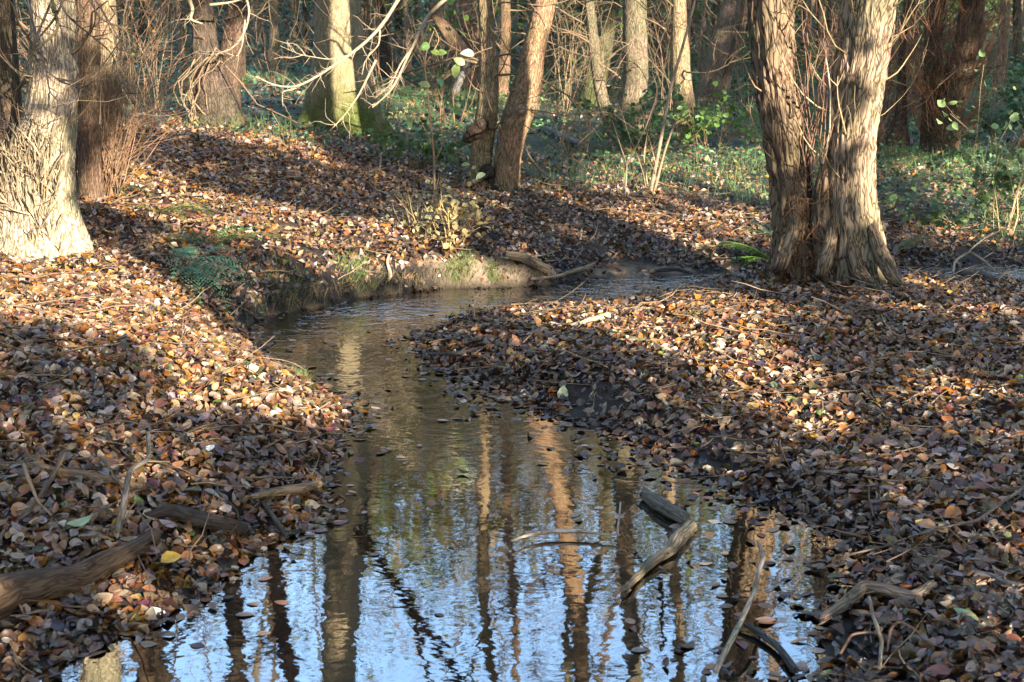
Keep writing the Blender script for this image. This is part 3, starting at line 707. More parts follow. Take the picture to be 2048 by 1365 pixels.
simple_tree('leaning_dark_tree', 1172, 215, 'dark wide-footed tree leaning behind the knobbly tree', [[(1172, 215, 54), (1190, 170, 44), (1206, 110, 34), (1218, 50, 30), (1226, 0, 28), (1240, -150, 26)]], 9, (.15, .14, .08), 84, (.10, .12, .04), .8)
simple_tree('straight_tree', 1370, 282, 'straight sun-striped tree with thin saplings rising beside it', [[(1372, 282, 46), (1370, 230, 44), (1364, 170, 40), (1360, 110, 38), (1358, 50, 32), (1357, 0, 28), (1354, -150, 26)]], 9.5, (.36, .27, .17), 86, (.10, .11, .04), .3)
simple_tree('slanting_tree', 1412, 202, 'two smooth stems slanting together behind the striped tree', [[(1408, 202, 44), (1424, 150, 44), (1440, 90, 42), (1455, 40, 38), (1466, 0, 34), (1500, -150, 32)], [(1438, 204, 26), (1452, 150, 24), (1470, 100, 20), (1484, 50, 18), (1492, 0, 18), (1510, -150, 16)]], 10, (.30, .22, .16), 88)
t13, b13, st13 = simple_tree('bushy_coppice_tree', 1880, 312, 'dark two-stemmed tree bristling with reddish shoots among green ferns',
            [[(1886, 312, 62), (1893, 250, 56), (1908, 190, 54), (1922, 130, 52), (1938, 60, 46), (1947, 0, 44), (1960, -150, 50)], [(1862, 300, 44), (1862, 240, 38), (1864, 170, 34), (1868, 90, 34), (1872, 0, 36), (1880, -150, 44)], [(1790, 305, 60), (1800, 260, 24), (1803, 200, 17), (1803, 140, 14), (1802, 100, 12)]], 9, (.17, .115, .075), 91, ridge=.012, lump=.15)
for (_, Qs, rs) in st13[:2]: shoots(t13, b13, Qs, rs, 130, (.45, 1.9), (.25, .6), rgn, (.33, .16, .09), .004, .5, joined=True)
simple_tree('slender_tree', 2000, 180, 'slim sunlit tree leaning outwards above the green fern bank', [[(2000, 180, 20), (2003, 130, 20), (2008, 60, 22), (2012, 0, 22), (2025, -150, 20)]], 9, (.36, .24, .15), 95)
simple_tree('slender_tree', 546, 146, 'slim pale-barked tree between the dark tree and the oak', [[(546, 146, 20), (550, 90, 20), (548, 40, 18), (547, 0, 18), (545, -150, 18)]], 9, (.34, .26, .17), 96)
simple_tree('slender_tree', 472, 160, 'short dark-barked tree just behind the dark double tree', [[(476, 160, 28), (478, 100, 24), (480, 0, 22), (482, -120, 20)]], 8, (.16, .11, .07), 97)
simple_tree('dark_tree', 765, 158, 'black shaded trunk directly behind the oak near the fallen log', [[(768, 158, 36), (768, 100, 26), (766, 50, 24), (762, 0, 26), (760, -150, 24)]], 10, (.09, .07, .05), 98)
simple_tree('red_barked_tree', 1004, 200, 'reddish trunk seen between the two stems of the twin tree', [[(1000, 205, 26), (1008, 150, 24), (1012, 80, 22), (1010, 0, 20), (1006, -150, 20)]], 10, (.26, .17, .11), 99)
simple_tree('slender_tree', 1320, 172, 'slim dark trunk glimpsed between the knobbly and the striped tree', [[(1320, 172, 20), (1321, 100, 20), (1323, 0, 18), (1324, -150, 18)]], 10, (.2, .14, .1), 100)
simple_tree('broken_tree', 905, 178, 'old split tree leaning over with a cluster of red brown shoots', [[(935, 178, 60), (930, 120, 46), (905, 80, 32), (885, 50, 26), (870, 30, 20), (862, 5, 16)], [(945, 160, 40), (948, 90, 34), (940, 40, 36), (930, 0, 30), (920, -150, 26)]], None, (.28, .18, .12), 101, branches=0)
# far trunks deeper in the wood
FAR = [(60, 8), (285, 14), (330, 10), (590, 12), (612, 9), (800, 16), (832, 9), (1042, 12), (1100, 9), (1140, 14), (1165, 10), (1300, 10), (1335, 8), (1385, 12), (1500, 20), (1640, 12), (1662, 18), (1832, 16), (1965, 14), (2035, 18), (905, 12), (735, 10), (250, 9), (370, 12), (1425, 9), (1610, 9)]
rf = np.random.default_rng(77)
FAR_LABELS = ["thin trunk peeping past the pale tree's outer stem", "thin trunk standing just past the pale tree's inner stem", 'slim far trunk midway between pale tree and dark double tree', "slim far trunk close before the oak's shaded side", 'needle-thin far trunk almost touching the oak', 'far trunk just past the black trunk behind the oak', 'thin far trunk where the bare white branches cross', "far trunk showing inside the fork of the twin tree's leaning stem", 'thin far trunk a little past the twin tree', 'thicker far trunk before the leaning dark tree', 'narrow far trunk hard against the leaning dark tree', 'narrow far trunk past the knobbly tree', 'thread-thin far trunk touching the striped tree', "far trunk just behind the striped tree's top", "stout far trunk at the forked tree's dark stem", 'thin far trunk showing in the middle of the big fork', 'stout far trunk inside the big fork, beside its thinner twin', 'far trunk between the forked tree and the bushy tree', "far trunk showing at the bushy tree's outer edge", 'far trunk at the frame edge past the slim sunlit tree', 'thin far trunk behind the old split tree', "thin far trunk right beside the oak's sunny side", "slender far trunk by the pale tree's thin rear stem", 'far trunk just before the dark double tree', 'thin far trunk between the slanting stems', "thin far trunk hugging the inside of the forked tree's dark stem"]
for k, (px_, w_) in enumerate(FAR):
    py_ = rf.uniform(70, 135); lean = rf.normal() * 8
    simple_tree('far_tree', px_, py_, FAR_LABELS[k], [[(px_, py_, w_ * 1.15), (px_ + lean * .3, py_ - 60, w_), (px_ + lean, -20, w_ * .9), (px_ + lean * 1.6, -150, w_ * .85)]], rf.uniform(9, 13), tuple(np.array([.20, .16, .11]) * rf.uniform(.4, 1.3)), 200 + k, seg=12, ridge=.005, nper=40, branches=5, bL=2.6, fl=0, group='thin bare trees far back in the wood')

# ------------------------------------------------------------------ wood far behind: thicket with olive and russet leaves
mbf = MB(); mbt = MB(); tips = []
rt = np.random.default_rng(101)
for k in range(230):
    y_ = rt.uniform(24, 55); x_ = rt.uniform(-.6, .6) * y_ ; z_ = gz(x_, y_)
    grow(mbt, rt, (x_, y_, z_ - .1), norm(np.array([rt.normal() * .12, rt.normal() * .12, 1])), y_ * rt.uniform(.14, .25), rt.uniform(.02, .07), 2, np.array([.2, .14, .1]) * rt.uniform(.5, 1.5), .08, .05, 5, (4, 7), tips)
tips = np.array(tips)
build('distant_wood', mbt, M_TWIG, kind='stuff', label='tangle of thin bare stems far behind the stream')
sel = tips[rt.random(len(tips)) < .6]; rep = 15
P = np.repeat(sel, rep, 0) + rt.normal(size=(len(sel) * rep, 3)) * [.5, .5, .4]
tree_id = np.repeat(fbm(sel[:, 0] * .2, sel[:, 1] * .2, seed=3), rep)
c1 = np.array([.12, .15, .03]); c2 = np.array([.20, .13, .04]); w_ = sstep(-.2, .3, tree_id + rt.normal(size=len(P)) * .15)[:, None]
cc = (c1 * (1 - w_) + c2 * w_) * rt.uniform(.6, 1.3, (len(P), 1))
leaves(mbf, P, norm(rt.normal(size=P.shape) + [0, 0, .6]), rt.uniform(0, 6.28, len(P)), rt.uniform(.14, .28, len(P)), rt.uniform(.04, .08, len(P)), np.full(len(P), .2), np.zeros(len(P)), cc)
build('distant_foliage', mbf, M_LEAF, kind='stuff', label='sparse olive and russet autumn leaves of the distant thicket')
print('tips', len(tips), 'far leaves', len(P))

# ------------------------------------------------------------------ ground cover
mbh = MB(); rh = np.random.default_rng(55)
n = 260000; x, y = scatter(n, 8.5, 48, rh, .42, .5); z, d = terrain(x, y); g = greenness(x, y, z)
clump = sstep(-.35, .35, fbm(x * .8, y * .8, seed=61, o=3))
rightside = sstep(-1, 3, x)
far_ = sstep(24, 32, y)
k = (rh.random(n) < g * (.15 + .85 * clump) * (.6 + .4 * rightside)) & (d > .05) & (rh.random(n) < 1.1 - .5 * far_ * sstep(-.1, .1, -vnoise(x * .3, y * .3, seed=66)))
x, y, z = x[k], y[k], z[k]; n = len(x); print('herbs', n)
rightside = rightside[k]
hgt = (.04 + .26 * sstep(.1, .5, fbm(x * .5, y * .5, seed=62, o=2)) * rightside + .15 * sstep(1.5, 3.5, x - .0 * y) * rh.random(n) + .8 * far_[k])
zz = z + rh.random(n) ** .7 * hgt + .02
S = rh.uniform(.6, 1.3, n) * np.interp(y, [8, 14, 25, 45], [.03, .045, .08, .16])
tc_ = vnoise(x * .35, y * .35, seed=64)[:, None]
cA = np.array([.08, .19, .07]); cB = np.array([.17, .26, .05]); cT = np.array([.08, .21, .14])
cc = np.where(tc_ > .1, cB, cA) * .5 + .5 * np.where(rh.random((n, 1)) < .5, cA, cT)
left_ = sstep(0, -3, x)[:, None]; cc = cc * (1 - left_) + cT * left_ * .9
br = (rh.random(n) < .12 + .3 * far_[k] * (vnoise(x * .25, y * .25, seed=67) > 0))[:, None]
cc = np.where(br, np.array([.3, .15, .06]), cc) * rh.uniform(.55, 1.4, (n, 1))
leaves(mbh, np.stack([x, y, zz], 1), norm(np.stack([rh.normal(size=n) * .55, rh.normal(size=n) * .55 - .15, np.ones(n)], 1)), rh.uniform(0, 6.28, n), S, S * rh.uniform(.25, .45, n), rh.uniform(-.2, .5, n), rh.normal(size=n) * .1, cc)
build('undergrowth', mbh, M_HERB, kind='stuff', label='low green herbs and brambles covering the ground beyond the leaves')
# grass blades
mbgz = MB(); n = 26000; x, y = scatter(n, 8.5, 20, rh, .40, .3); z, d = terrain(x, y); g = greenness(x, y, z); k = (rh.random(n) < g) & (d > .05) & (vnoise(x * .9, y * .9, seed=71) > -.1)
x, y, z = x[k], y[k], z[k]; n = len(x)
hh = rh.uniform(.06, .16, n); ln = rh.normal(size=(n, 2)) * .05; wv = rh.uniform(.0015, .003, n)
a0 = np.stack([x - wv, y, z - .01], 1); a1 = np.stack([x + wv, y, z - .01], 1); a2 = np.stack([x + ln[:, 0], y + ln[:, 1], z + hh], 1)
V = np.stack([a0, a1, a2], 1).reshape(-1, 3)
mbgz.add(V, None, np.arange(3 * n).reshape(-1, 3), np.repeat(np.array([.13, .2, .05]) * rh.uniform(.6, 1.4, (n, 1)), 3, 0))
build('grass', mbgz, M_HERB, kind='stuff', label='thin green grass blades among the undergrowth')

# ------------------------------------------------------------------ ferns
def frond(mb, rng, p, d, L, col, droop=1.0, path=None):
    n = 18; dd = norm(np.array(d, float)); pts = [np.array(p, float)]
    for k in range(n - 1):
        dd = norm(dd + np.array([0, 0, -.022 * droop * (1 + k / 7)])); pts.append(pts[-1] + dd * L / (n - 1))
    pts = np.array(pts) if path is None else path; T = norm(np.gradient(pts, axis=0)); side = norm(np.cross(T, [0, 0, 1.])); up = np.cross(side, T)
    tube(mb, pts, np.linspace(.0022, .0007, n), 3, np.array(col) * .8, cap=False)
    CP_ = []; NR = []; YV = []; LL = []
    m = 17
    for k in range(3, m):
        t_ = k / m; i_ = min(int(t_ * (n - 1)), n - 2); f_ = t_ * (n - 1) - i_; c0 = pts[i_] * (1 - f_) + pts[i_ + 1] * f_
        pl = L * .25 * math.sin(math.pi * min(1, (t_ * .9 + .13))) ** .9 * (1.05 - .75 * t_) + .005
        for sg in (-1, 1):
            axis_ = norm(side[i_] * sg + T[i_] * .45 + up[i_] * .08 - np.array([0, 0, .12]))
            q_ = max(4, int(pl / .015))
            for j_ in range(q_):
                u = (j_ + .5) / q_; w_ = pl * .15 * (1 - u) ** .6 + .003
                for s2 in (-1, 1):
                    fw = norm(np.cross(up[i_], axis_)) * s2
                    CP_.append(c0 + axis_ * pl * u + fw * w_ * .5 - np.array([0, 0, .1 * pl * u * u])); NR.append(up[i_] + rng.normal(size=3) * .18); YV.append(fw + axis_ * .5); LL.append(w_ * 1.15)
    CP_ = np.array(CP_); NR = norm(np.array(NR)); YV = np.array(YV); LL = np.array(LL); N = len(CP_)
    yaw = np.arctan2(YV[:, 1], YV[:, 0])
    leaves(mb, CP_, NR, yaw, LL, np.maximum(LL * .28, .002), np.full(N, .1), np.full(N, -.05), np.array(col) * rng.uniform(.75, 1.2, (N, 1)))

def fern(px, py, label, n, L, col, dirs=None, seed=0, group=None, parts=True, h=.35, droop=1.3):
    b = G(px, py); t = root('fern', b, label, 'fern', group); rng = np.random.default_rng(seed)
    for k in range(n):
        a = dirs[k % len(dirs)] + rng.normal() * .15 if dirs else rng.uniform(0, 6.28)
        mb = MB(); frond(mb, rng, b + np.array([0, 0, .05]), [math.cos(a), math.sin(a), h * rng.uniform(.7, 1.5)], L * rng.uniform(.75, 1.15), np.array(col) * rng.uniform(.8, 1.2), droop)
        build('frond', mb, M_LEAF, t, b)
b = G(390, 545); t = root('fern', b, 'teal green fern arching over the stream edge from the steep bank', 'fern'); rng = np.random.default_rng(1)
for (px_, py_, dy_, up_) in ((532, 645, .60, .30), (462, 640, .52, .20), (345, 600, .35, .20), (350, 512, -.12, .12), (500, 520, -.02, .16), (405, 668, .55, .14)):
    e_ = W(px_, py_, b[1] - dy_); e_[2] = max(e_[2], gz(e_[0], e_[1]) + .05, .015); s_ = b + np.array([0, 0, .04]); m_ = (s_ + e_) / 2 + np.array([0, 0, up_]); u_ = np.linspace(0, 1, 18)[:, None]
    pth = s_ * (1 - u_) ** 2 + 2 * m_ * u_ * (1 - u_) + e_ * u_ ** 2; L_ = float(np.linalg.norm(np.diff(pth, axis=0), axis=1).sum())
    mb = MB(); frond(mb, rng, s_, [0, 0, 1], min(max(L_ * 1.1, .50), .66), np.array((.16, .36, .19)) * rng.uniform(.75, 1.15), path=pth); build('frond', mb, M_LEAF, t, b)
fern(430, 510, 'smaller yellow-green fern on the bank just above the teal one', 8, .46, (.16, .26, .07), [0, .3, 3.0, -.4, 2.6, 1.2, -.2, 3.3], 2, h=.5)
fern(320, 440, 'little bright green fern lying among leaves near the pale tree', 6, .36, (.15, .24, .04), [-.3, .2, 3.0, -.8], 3, h=.4)
fern(215, 395, 'dull green fern in the shade close behind the pale tree', 6, .36, (.07, .11, .03), None, 4, h=.3)
fern(1545, 540, 'bright green fern at the foot of the forked tree beside the water', 10, .48, (.17, .30, .04), [3.3, 3.0, 3.6, 2.7, 3.9, 3.15, 4.2], 5, h=.6)
fern(1555, 500, 'bluish fern sprig halfway up beside the dark stem of the forked tree', 5, .32, (.07, .17, .09), [3.3, 2.8, 3.9], 6, h=.8)
fern(1790, 520, 'yellow-green fern tucked behind the roots of the forked tree', 7, .38, (.18, .23, .06), [0, .4, -.4, .8], 7, h=.6)
fern(1860, 332, 'fern in front of the dark bushy tree', 7, .7, (.08, .17, .06), None, 8)
fern(1985, 372, 'large light green fern spreading below the dark bushy tree', 8, .8, (.10, .20, .08), None, 9)
fern(1960, 430, 'bluish green fern at the lower rim of the green bank', 7, .6, (.06, .15, .10), None, 10)
fern(1905, 455, 'small bluish fern touching the brown leaves by the far rivulet', 6, .4, (.06, .15, .10), None, 11)
fern(2035, 250, 'fern high on the green bank near the slim sunlit tree', 7, .8, (.10, .19, .06), None, 12)
fern(1300, 300, 'leafy fern in front of the knobbly tree', 7, .6, (.08, .18, .07), None, 13)
fern(1440, 262, 'fern growing beside the foot of the striped tree', 7, .6, (.10, .2, .06), None, 14)
fern(1230, 295, 'low fern at the end of the grey fallen log', 6, .55, (.07, .16, .06), None, 15)

# ------------------------------------------------------------------ saplings and shrubs
def leafy(mb, pts_, n, rng, s, col, spread=.04):
    P = pts_[rng.integers(0, len(pts_), n)] + rng.normal(size=(n, 3)) * spread
    L = s * rng.uniform(.6, 1.3, n)
    leaves(mb, P, norm(rng.normal(size=(n, 3)) * [.7, .7, .4] + [0, -.2, .7]), rng.uniform(0, 6.28, n), L, L * rng.uniform(.3, .42, n), rng.uniform(0, .5, n), rng.normal(size=n) * .1, np.array(col) * rng.uniform(.7, 1.3, (n, 1)), True, rng)

def poly(px_pts, y, w0, w1, n=None):
    P = [W(a, b_, y) for a, b_ in px_pts]; R = np.linspace(w0, w1, len(P)); m = n or max(8, 4 * len(P)); Q, r, s = resample(P, R, m); return Q, r

b = G(870, 465); t = root('sapling', b, 'thin straight sapling with a few big pale leaves on the sunlit bank', 'sapling'); y = b[1]
mb = MB(); Q, r = poly([(870, 466), (868, 308), (860, 240), (856, 190), (850, 140), (848, 123), (860, 80), (868, 62)], y, .008, .003, 40); tube(mb, Q, r, 7, (.3, .19, .13)); build('stem', mb, M_TWIG, t, b)
for pp in ([(862, 195), (885, 160), (915, 130), (945, 108), (985, 95)], [(866, 290), (850, 260), (838, 235), (800, 215)], [(862, 250), (880, 232), (915, 222)], [(868, 330), (885, 290), (890, 262)], [(850, 130), (880, 80), (868, 55)]):
    mb = MB(); Q, r = poly(pp, y, .0045, .0018, 16); tube(mb, Q, r, 5, (.33, .22, .15), cap=False); build('branch', mb, M_TWIG, t, b)
for (px_, py_, s_, c_) in ((911, 142, 30, (.42, .5, .14)), (918, 124, 26, (.40, .48, .2)), (884, 105, 22, (.3, .4, .1)), (870, 105, 22, (.25, .35, .08)), (935, 108, 30, (.35, .4, .3)), (848, 170, 26, (.35, .4, .14)), (812, 180, 26, (.3, .38, .1)), (800, 212, 24, (.45, .5, .3)), (880, 165, 22, (.1, .25, .12)), (932, 330, 20, (.25, .38, .1)), (960, 352, 24, (.5, .55, .3)), (820, 245, 24, (.25, .35, .1)), (912, 222, 22, (.2, .35, .08)), (850, 95, 26, (.15, .3, .05))):
    mb = MB(); p = W(px_, py_, y - .02); L = np.array([s_ * y / FPX * 1.0]); leaves(mb, p[None], norm(np.array([[.1, -.8, .5]]) + rgn.normal(size=(1, 3)) * .3), np.array([rgn.uniform(0, 6)]), L, L * .30, np.array([.35]), np.array([-.08]), np.array([c_]), True, rgn); build('leaf', mb, M_LEAF, t, b)

def bush(name, px, py, label, n, h, w, col, leafn, lsize, lcol, seed, cat='shrub', group=None, depth=1, kids=(2, 4), rad=.005, lspread=.03):
    b = G(px, py); t = root(name, b, label, cat, group); rng = np.random.default_rng(seed); tp = []
    for k in range(n):
        mb = MB(); a = rng.uniform(0, 6.28); ww = rng.uniform(0, 1) * w
        grow(mb, rng, b + np.array([math.cos(a) * w * .25 * rng.random(), math.sin(a) * w * .25 * rng.random(), -.02]), norm(np.array([math.cos(a) * ww, math.sin(a) * ww, h])), h * rng.uniform(.6, 1.15), rad * rng.uniform(.6, 1.3), depth, np.array(col) * rng.uniform(.7, 1.3), .12, .03, 5, kids, tp)
        build('stem', mb, M_TWIG, t, b)
    if leafn:
        mb = MB(); leafy(mb, np.array(tp), leafn, rng, lsize, lcol, lspread); build('foliage', mb, M_LEAF, t, b)
    return t, b
bush('low_shrub', 845, 478, 'low sunlit shrub of narrow yellow-green leaves at the sapling foot', 16, .36, .35, (.35, .27, .16), 200, .03, (.28, .27, .13), 5, depth=1)
bush('low_shrub', 905, 500, 'dry straw-coloured tuft of stalks on the lip of the sunny bank', 12, .28, .3, (.42, .3, .16), 120, .045, (.38, .30, .12), 6)
bush('low_shrub', 945, 345, 'small shrub with pale round leaves in front of the twin tree', 7, .4, .4, (.3, .2, .13), 50, .045, (.34, .36, .2), 7)
bush('low_shrub', 775, 268, 'little shrub with jagged bright leaves among the bare branches', 6, .4, .4, (.3, .2, .13), 50, .05, (.30, .36, .14), 8)
bush('maple_sapling', 2010, 465, 'tall pale-stemmed seedlings with light green lobed leaves by the green bank', 9, .7, .35, (.5, .4, .25), 110, .06, (.28, .38, .14), 9, cat='sapling', lspread=.06)
bush('bramble', 1930, 452, 'arching bramble with jagged yellow green leaves near the rivulet', 9, .4, .6, (.25, .18, .1), 260, .055, (.13, .2, .06), 10)
bush('bramble', 1280, 310, 'green leafy bramble mound at the knobbly tree', 12, .45, .6, (.25, .16, .1), 420, .06, (.10, .18, .06), 11)
bush('bramble', 1420, 300, 'bright bramble leaves at the foot of the striped tree', 10, .45, .6, (.25, .16, .1), 300, .06, (.14, .24, .05), 12)
bush('bramble', 2010, 300, 'dense bramble mound on the far green bank', 14, .6, .8, (.25, .16, .1), 600, .06, (.09, .17, .06), 13)
bush('bramble', 830, 340, 'scattered green bramble behind the sapling stem', 10, .35, .6, (.25, .16, .1), 260, .055, (.10, .17, .05), 14)
bush('twiggy_shrub', 195, 400, 'reddish brown thicket of thin upright twigs behind the pale tree', 60, 1.0, .6, (.27, .17, .115), 0, .04, (0, 0, 0), 15, depth=2, kids=(2, 3), rad=.005)
bush('twiggy_shrub', 235, 330, 'paler loose thicket of twigs next to the reddish one', 45, 1.0, .9, (.36, .22, .14), 20, .05, (.5, .35, .05), 16, depth=2, kids=(2, 3), rad=.005)
bush('twiggy_shrub', 1300, 385, 'bare forked seedling standing on the leaves below the striped tree', 3, .9, .5, (.4, .3, .2), 0, .04, (0, 0, 0), 17, depth=1, rad=.006)
bush('twiggy_shrub', 1740, 300, 'dense dark twigs behind the forked tree', 50, 1.3, .7, (.2, .11, .08), 0, .04, (0, 0, 0), 18, depth=2, kids=(2, 3), rad=.006)
bush('twiggy_shrub', 1790, 250, 'tall sunlit twigs between the forked and bushy trees', 40, 1.8, .7, (.3, .17, .1), 0, .04, (0, 0, 0), 19, depth=2, kids=(2, 3), rad=.006)
for k, (px_, py_, h_, w_, lab, c_) in enumerate(((300, 235, 1.3, .8, 'grey bare scrub between the pale tree and the dark double tree', (.28, .22, .16)), (560, 190, 1.2, .7, 'bare scrub beside the slim pale-barked tree', (.24, .18, .13)), (760, 215, 1.3, .8, 'tangle of bare twigs at the foot of the oak, on its shaded side', (.26, .18, .12)),
        (905, 260, 1.1, .7, 'brown bare scrub right behind the twin tree', (.24, .16, .1)), (1120, 240, 1.6, .6, 'upright bare rods between the twin tree and the leaning dark tree', (.32, .24, .15)), (1150, 310, .9, .6, 'low pale twigs beyond the grey fallen log', (.36, .27, .18)), (1350, 230, 1.4, .8, 'fine bare twigs around the striped tree', (.28, .2, .14)),
        (1480, 230, 1.5, .8, 'bare scrub close against the forked tree, under the slanting stems', (.28, .2, .14)), (1985, 240, 1.3, .8, 'bare brown twigs rising out of the ferns', (.3, .19, .12)), (640, 140, 1.5, 1.0, 'russet bare scrub well behind the oak', (.3, .17, .1)), (345, 130, 1.5, 1.2, 'russet dead bracken and scrub far behind the dark double tree', (.36, .18, .08)), (1620, 250, 1.6, .7, 'dense bare rods seen through the fork of the big tree', (.26, .17, .12)))):
    bush('bare_shrub', px_, py_, lab, 10, h_, w_, c_, 0, .04, (0, 0, 0), 60 + k, depth=2, kids=(2, 4), rad=.006)
for k, (pp, w_) in enumerate((([(1300, 388), (1318, 300), (1340, 180), (1375, 60), (1400, -40)], .016), ([(1308, 385), (1330, 300), (1352, 240)], .012), ([(1250, 400), (1254, 330), (1240, 290), (1224, 240)], .006), ([(1254, 330), (1290, 260), (1318, 180), (1300, 140), (1330, 60), (1345, 30)], .006))):
    if k == 0: b = G(1300, 388); t = root('leaning_sapling', b, 'bare grey pole sapling leaning across the striped tree', 'sapling')
    if k == 2: b = G(1250, 400); t = root('leaning_sapling', b, 'thin pale forked sapling in front of the knobbly tree', 'sapling')
    mb = MB(); Q, r = poly(pp, b[1], w_, w_ * .5, 30); tube(mb, Q, r, 8, (.34, .27, .2) if k < 2 else (.45, .33, .24)); build('stem', mb, M_TWIG, t, b)
# hazel bushes still in leaf, in the middle distance
for k, (px_, py_, h_, lab, c_, nl) in enumerate(((890, 165, 2.6, 'hazel bush in yellow-green leaf behind the sapling', (.15, .23, .04), 714), (1215, 190, 2.6, 'hazel bush in green leaf behind the knobbly tree', (.13, .22, .05), 646), (1410, 170, 2.8, 'hazel bush with bright green leaves near the slanting stems', (.2, .3, .05), 442), (740, 150, 2.8, 'leafy green hazel just past the oak', (.09, .16, .05), 544), (1130, 150, 3.0, 'hazel bush with few leaves beyond the twin tree', (.13, .2, .05), 442))):
    bush('hazel_bush', px_, py_, lab, 9, h_, h_ * .45, (.26, .18, .12), nl, .11, c_, 30 + k, depth=2, kids=(2, 4), rad=.014, lspread=.14)
# bare sunlit branches drooping from the twin tree
tw = [o for o in COL.objects if o.name.startswith('twin_stemmed_tree')][0]; ob = np.array(tw.location)
rb2 = np.random.default_rng(8)
def hang(pp, w0, tree, org, yy, twigs=8, col=(.52, .43, .33)):
    twigs = int(twigs * 1.8)
    mb = MB(); Q, r = poly(pp, yy, w0, w0 * .3, 40); tube(mb, Q, r, 7, col, 3, .12)
    for k in range(twigs):
        i_ = rb2.integers(8, 39); P2, _ = wander(Q[i_], rot_off(norm(Q[min(i_ + 1, 39)] - Q[i_ - 1]), .8, rb2), rb2.uniform(.05, .26), 6, rb2, .3, .03); tube(mb, P2, np.linspace(.0032, .0010, 6) * rb2.uniform(.6, 1.2), 4, col, cap=False)
    build('bare_branch', mb, M_TWIG, tree, org)
for pp, w_, ty in (([(958, -60), (900, -10), (858, 28), (840, 62), (828, 90), (812, 120), (795, 160), (780, 185), (745, 215)], .017, 16), ([(828, 90), (800, 130), (782, 170), (757, 190)], .009, 7),
              ([(958, -120), (860, -60), (800, -10), (776, 36), (740, 78), (700, 110), (640, 150), (592, 177), (545, 172), (512, 153)], .017, 18), ([(592, 177), (564, 184), (566, 214)], .006, 3), ([(760, 60), (758, 90), (730, 120), (724, 150)], .007, 4),
              ([(752, 120), (733, 160), (715, 195), (690, 230), (660, 262)], .010, 9), ([(700, 110), (660, 120), (600, 110), (560, 92)], .005, 6)):
    hang(pp, w_, tw, ob, YT - .5, ty)
# thin twigs hanging into the top of the view from the pale tree
lt = [o for o in COL.objects if o.name.startswith('old_coppice_tree')][0]; ol = np.array(lt.location)
for pp, w_, c_ in (([(150, -60), (200, 40), (258, 60), (262, 200), (300, 215), (345, 235)], .006, (.4, .3, .2)), ([(90, -60), (120, 60), (60, 110), (40, 160)], .009, (.28, .24, .12)), ([(160, -80), (110, 40), (55, 100), (110, 160), (170, 180)], .007, (.12, .10, .08)),
              ([(100, -60), (130, 30), (180, 70), (230, 110), (240, 190)], .006, (.15, .11, .08)), ([(300, -60), (360, 20), (290, 110), (250, 140)], .005, (.4, .3, .2)), ([(40, -60), (70, 60), (90, 130), (100, 190), (140, 215), (152, 200)], .006, (.1, .09, .1))):
    hang(pp, w_, lt, ol, ol[1] - .55, 8, c_)
dt = [o for o in COL.objects if o.name.startswith('dark_coppice_tree')][0]; od = np.array(dt.location)
for pp, w_ in (([(480, -40), (500, 20), (492, 60), (470, 95), (430, 110)], .012), ([(420, 10), (460, 6), (500, -6), (560, -30)], .012), ([(490, 40), (485, 90), (475, 115), (450, 105)], .008), ([(372, -20), (386, 20), (380, 40), (405, 48)], .02)):
    hang(pp, w_, dt, od, od[1] - .5, 6)

# ------------------------------------------------------------------ fallen wood
def log(name, label, pts, wpx, col, seed=1, seg=20, lift=.5, twigs=None, cat='log', mat=None, ridge=.05, n=50, zs=None, group=None, kids=None):
    P = []; R = []
    for k, (a_, b_) in enumerate(pts):
        p = G(a_, b_); w_ = np.interp(k / max(len(pts) - 1, 1), np.linspace(0, 1, len(wpx)), wpx) * (p[1] * CP + SP * CAM_H) / FPX / 2
        p[2] = p[2] + w_ * lift + .02 + (zs[k] if zs else 0); P.append(p); R.append(w_)
    b = np.mean(P, 0); b[2] = min(p[2] for p in P)
    Q, r, s = resample(P, R, n); mb = MB(); r0 = float(np.mean(r))
    rr = np.random.default_rng(seed); Q = Q + np.stack([vnoise(s * 9, s * 0 + k_ * 7, seed=seed) for k_ in range(3)], 1) * r0 * .35
    c_ = np.array(col)
    tube(mb, Q, r, seg, col, seed, .0, r0 * ridge * 2.4, lump=.22, kr=4, colfn=lambda TH, S, V: np.clip(c_ * (1 + .35 * fbm(V[..., 0] * 12, V[..., 1] * 12, V[..., 2] * 12, seed=seed)[..., None]), .01, 1))
    if r0 > .012:
        for _ in range(int(rr.integers(2, 5))):
            i_ = int(rr.integers(6, n - 4)); P2, _d = wander(Q[i_], [rr.normal(), rr.normal(), abs(rr.normal()) * .6], r0 * rr.uniform(1.4, 2.8), 4, rr, .15); tube(mb, P2, np.array([.5, .4, .32, .25]) * r0 * rr.uniform(.5, 1), 7, c_ * .9, seed, .1)
        for e_ in (0, -1):
            for _ in range(5):
                d_ = norm(Q[e_] - Q[3 if e_ == 0 else -4]); off = rr.normal(size=3) * r0 * .45; P2 = np.array([Q[e_] + off - d_ * r0, Q[e_] + off + d_ * r0 * rr.uniform(.2, 1.2)]); tube(mb, P2, [r0 * .35, r0 * .05], 4, c_ * 1.3, seed, cap=False)
    if kids:
        t = root(name, b, label, cat, group); build('stem', mb, mat or M_LOG, t, b)
        for kp, kw in kids:
            P2 = []; R2 = []
            for k, (a_, b_, dz) in enumerate(kp):
                p = G(a_, b_); w_ = kw * (1 - .5 * k / len(kp)) * p[1] / FPX / 2; p[2] += dz + .025; P2.append(p); R2.append(w_)
            mb2 = MB(); q2, rr2, _ = resample(P2, R2, 16); tube(mb2, q2, rr2, 8, col, seed + 3, .08); build('side_branch', mb2, mat or M_LOG, t, b)
    else: build(name, mb, mat or M_LOG, None, b, label=label, cat=cat, group=group)

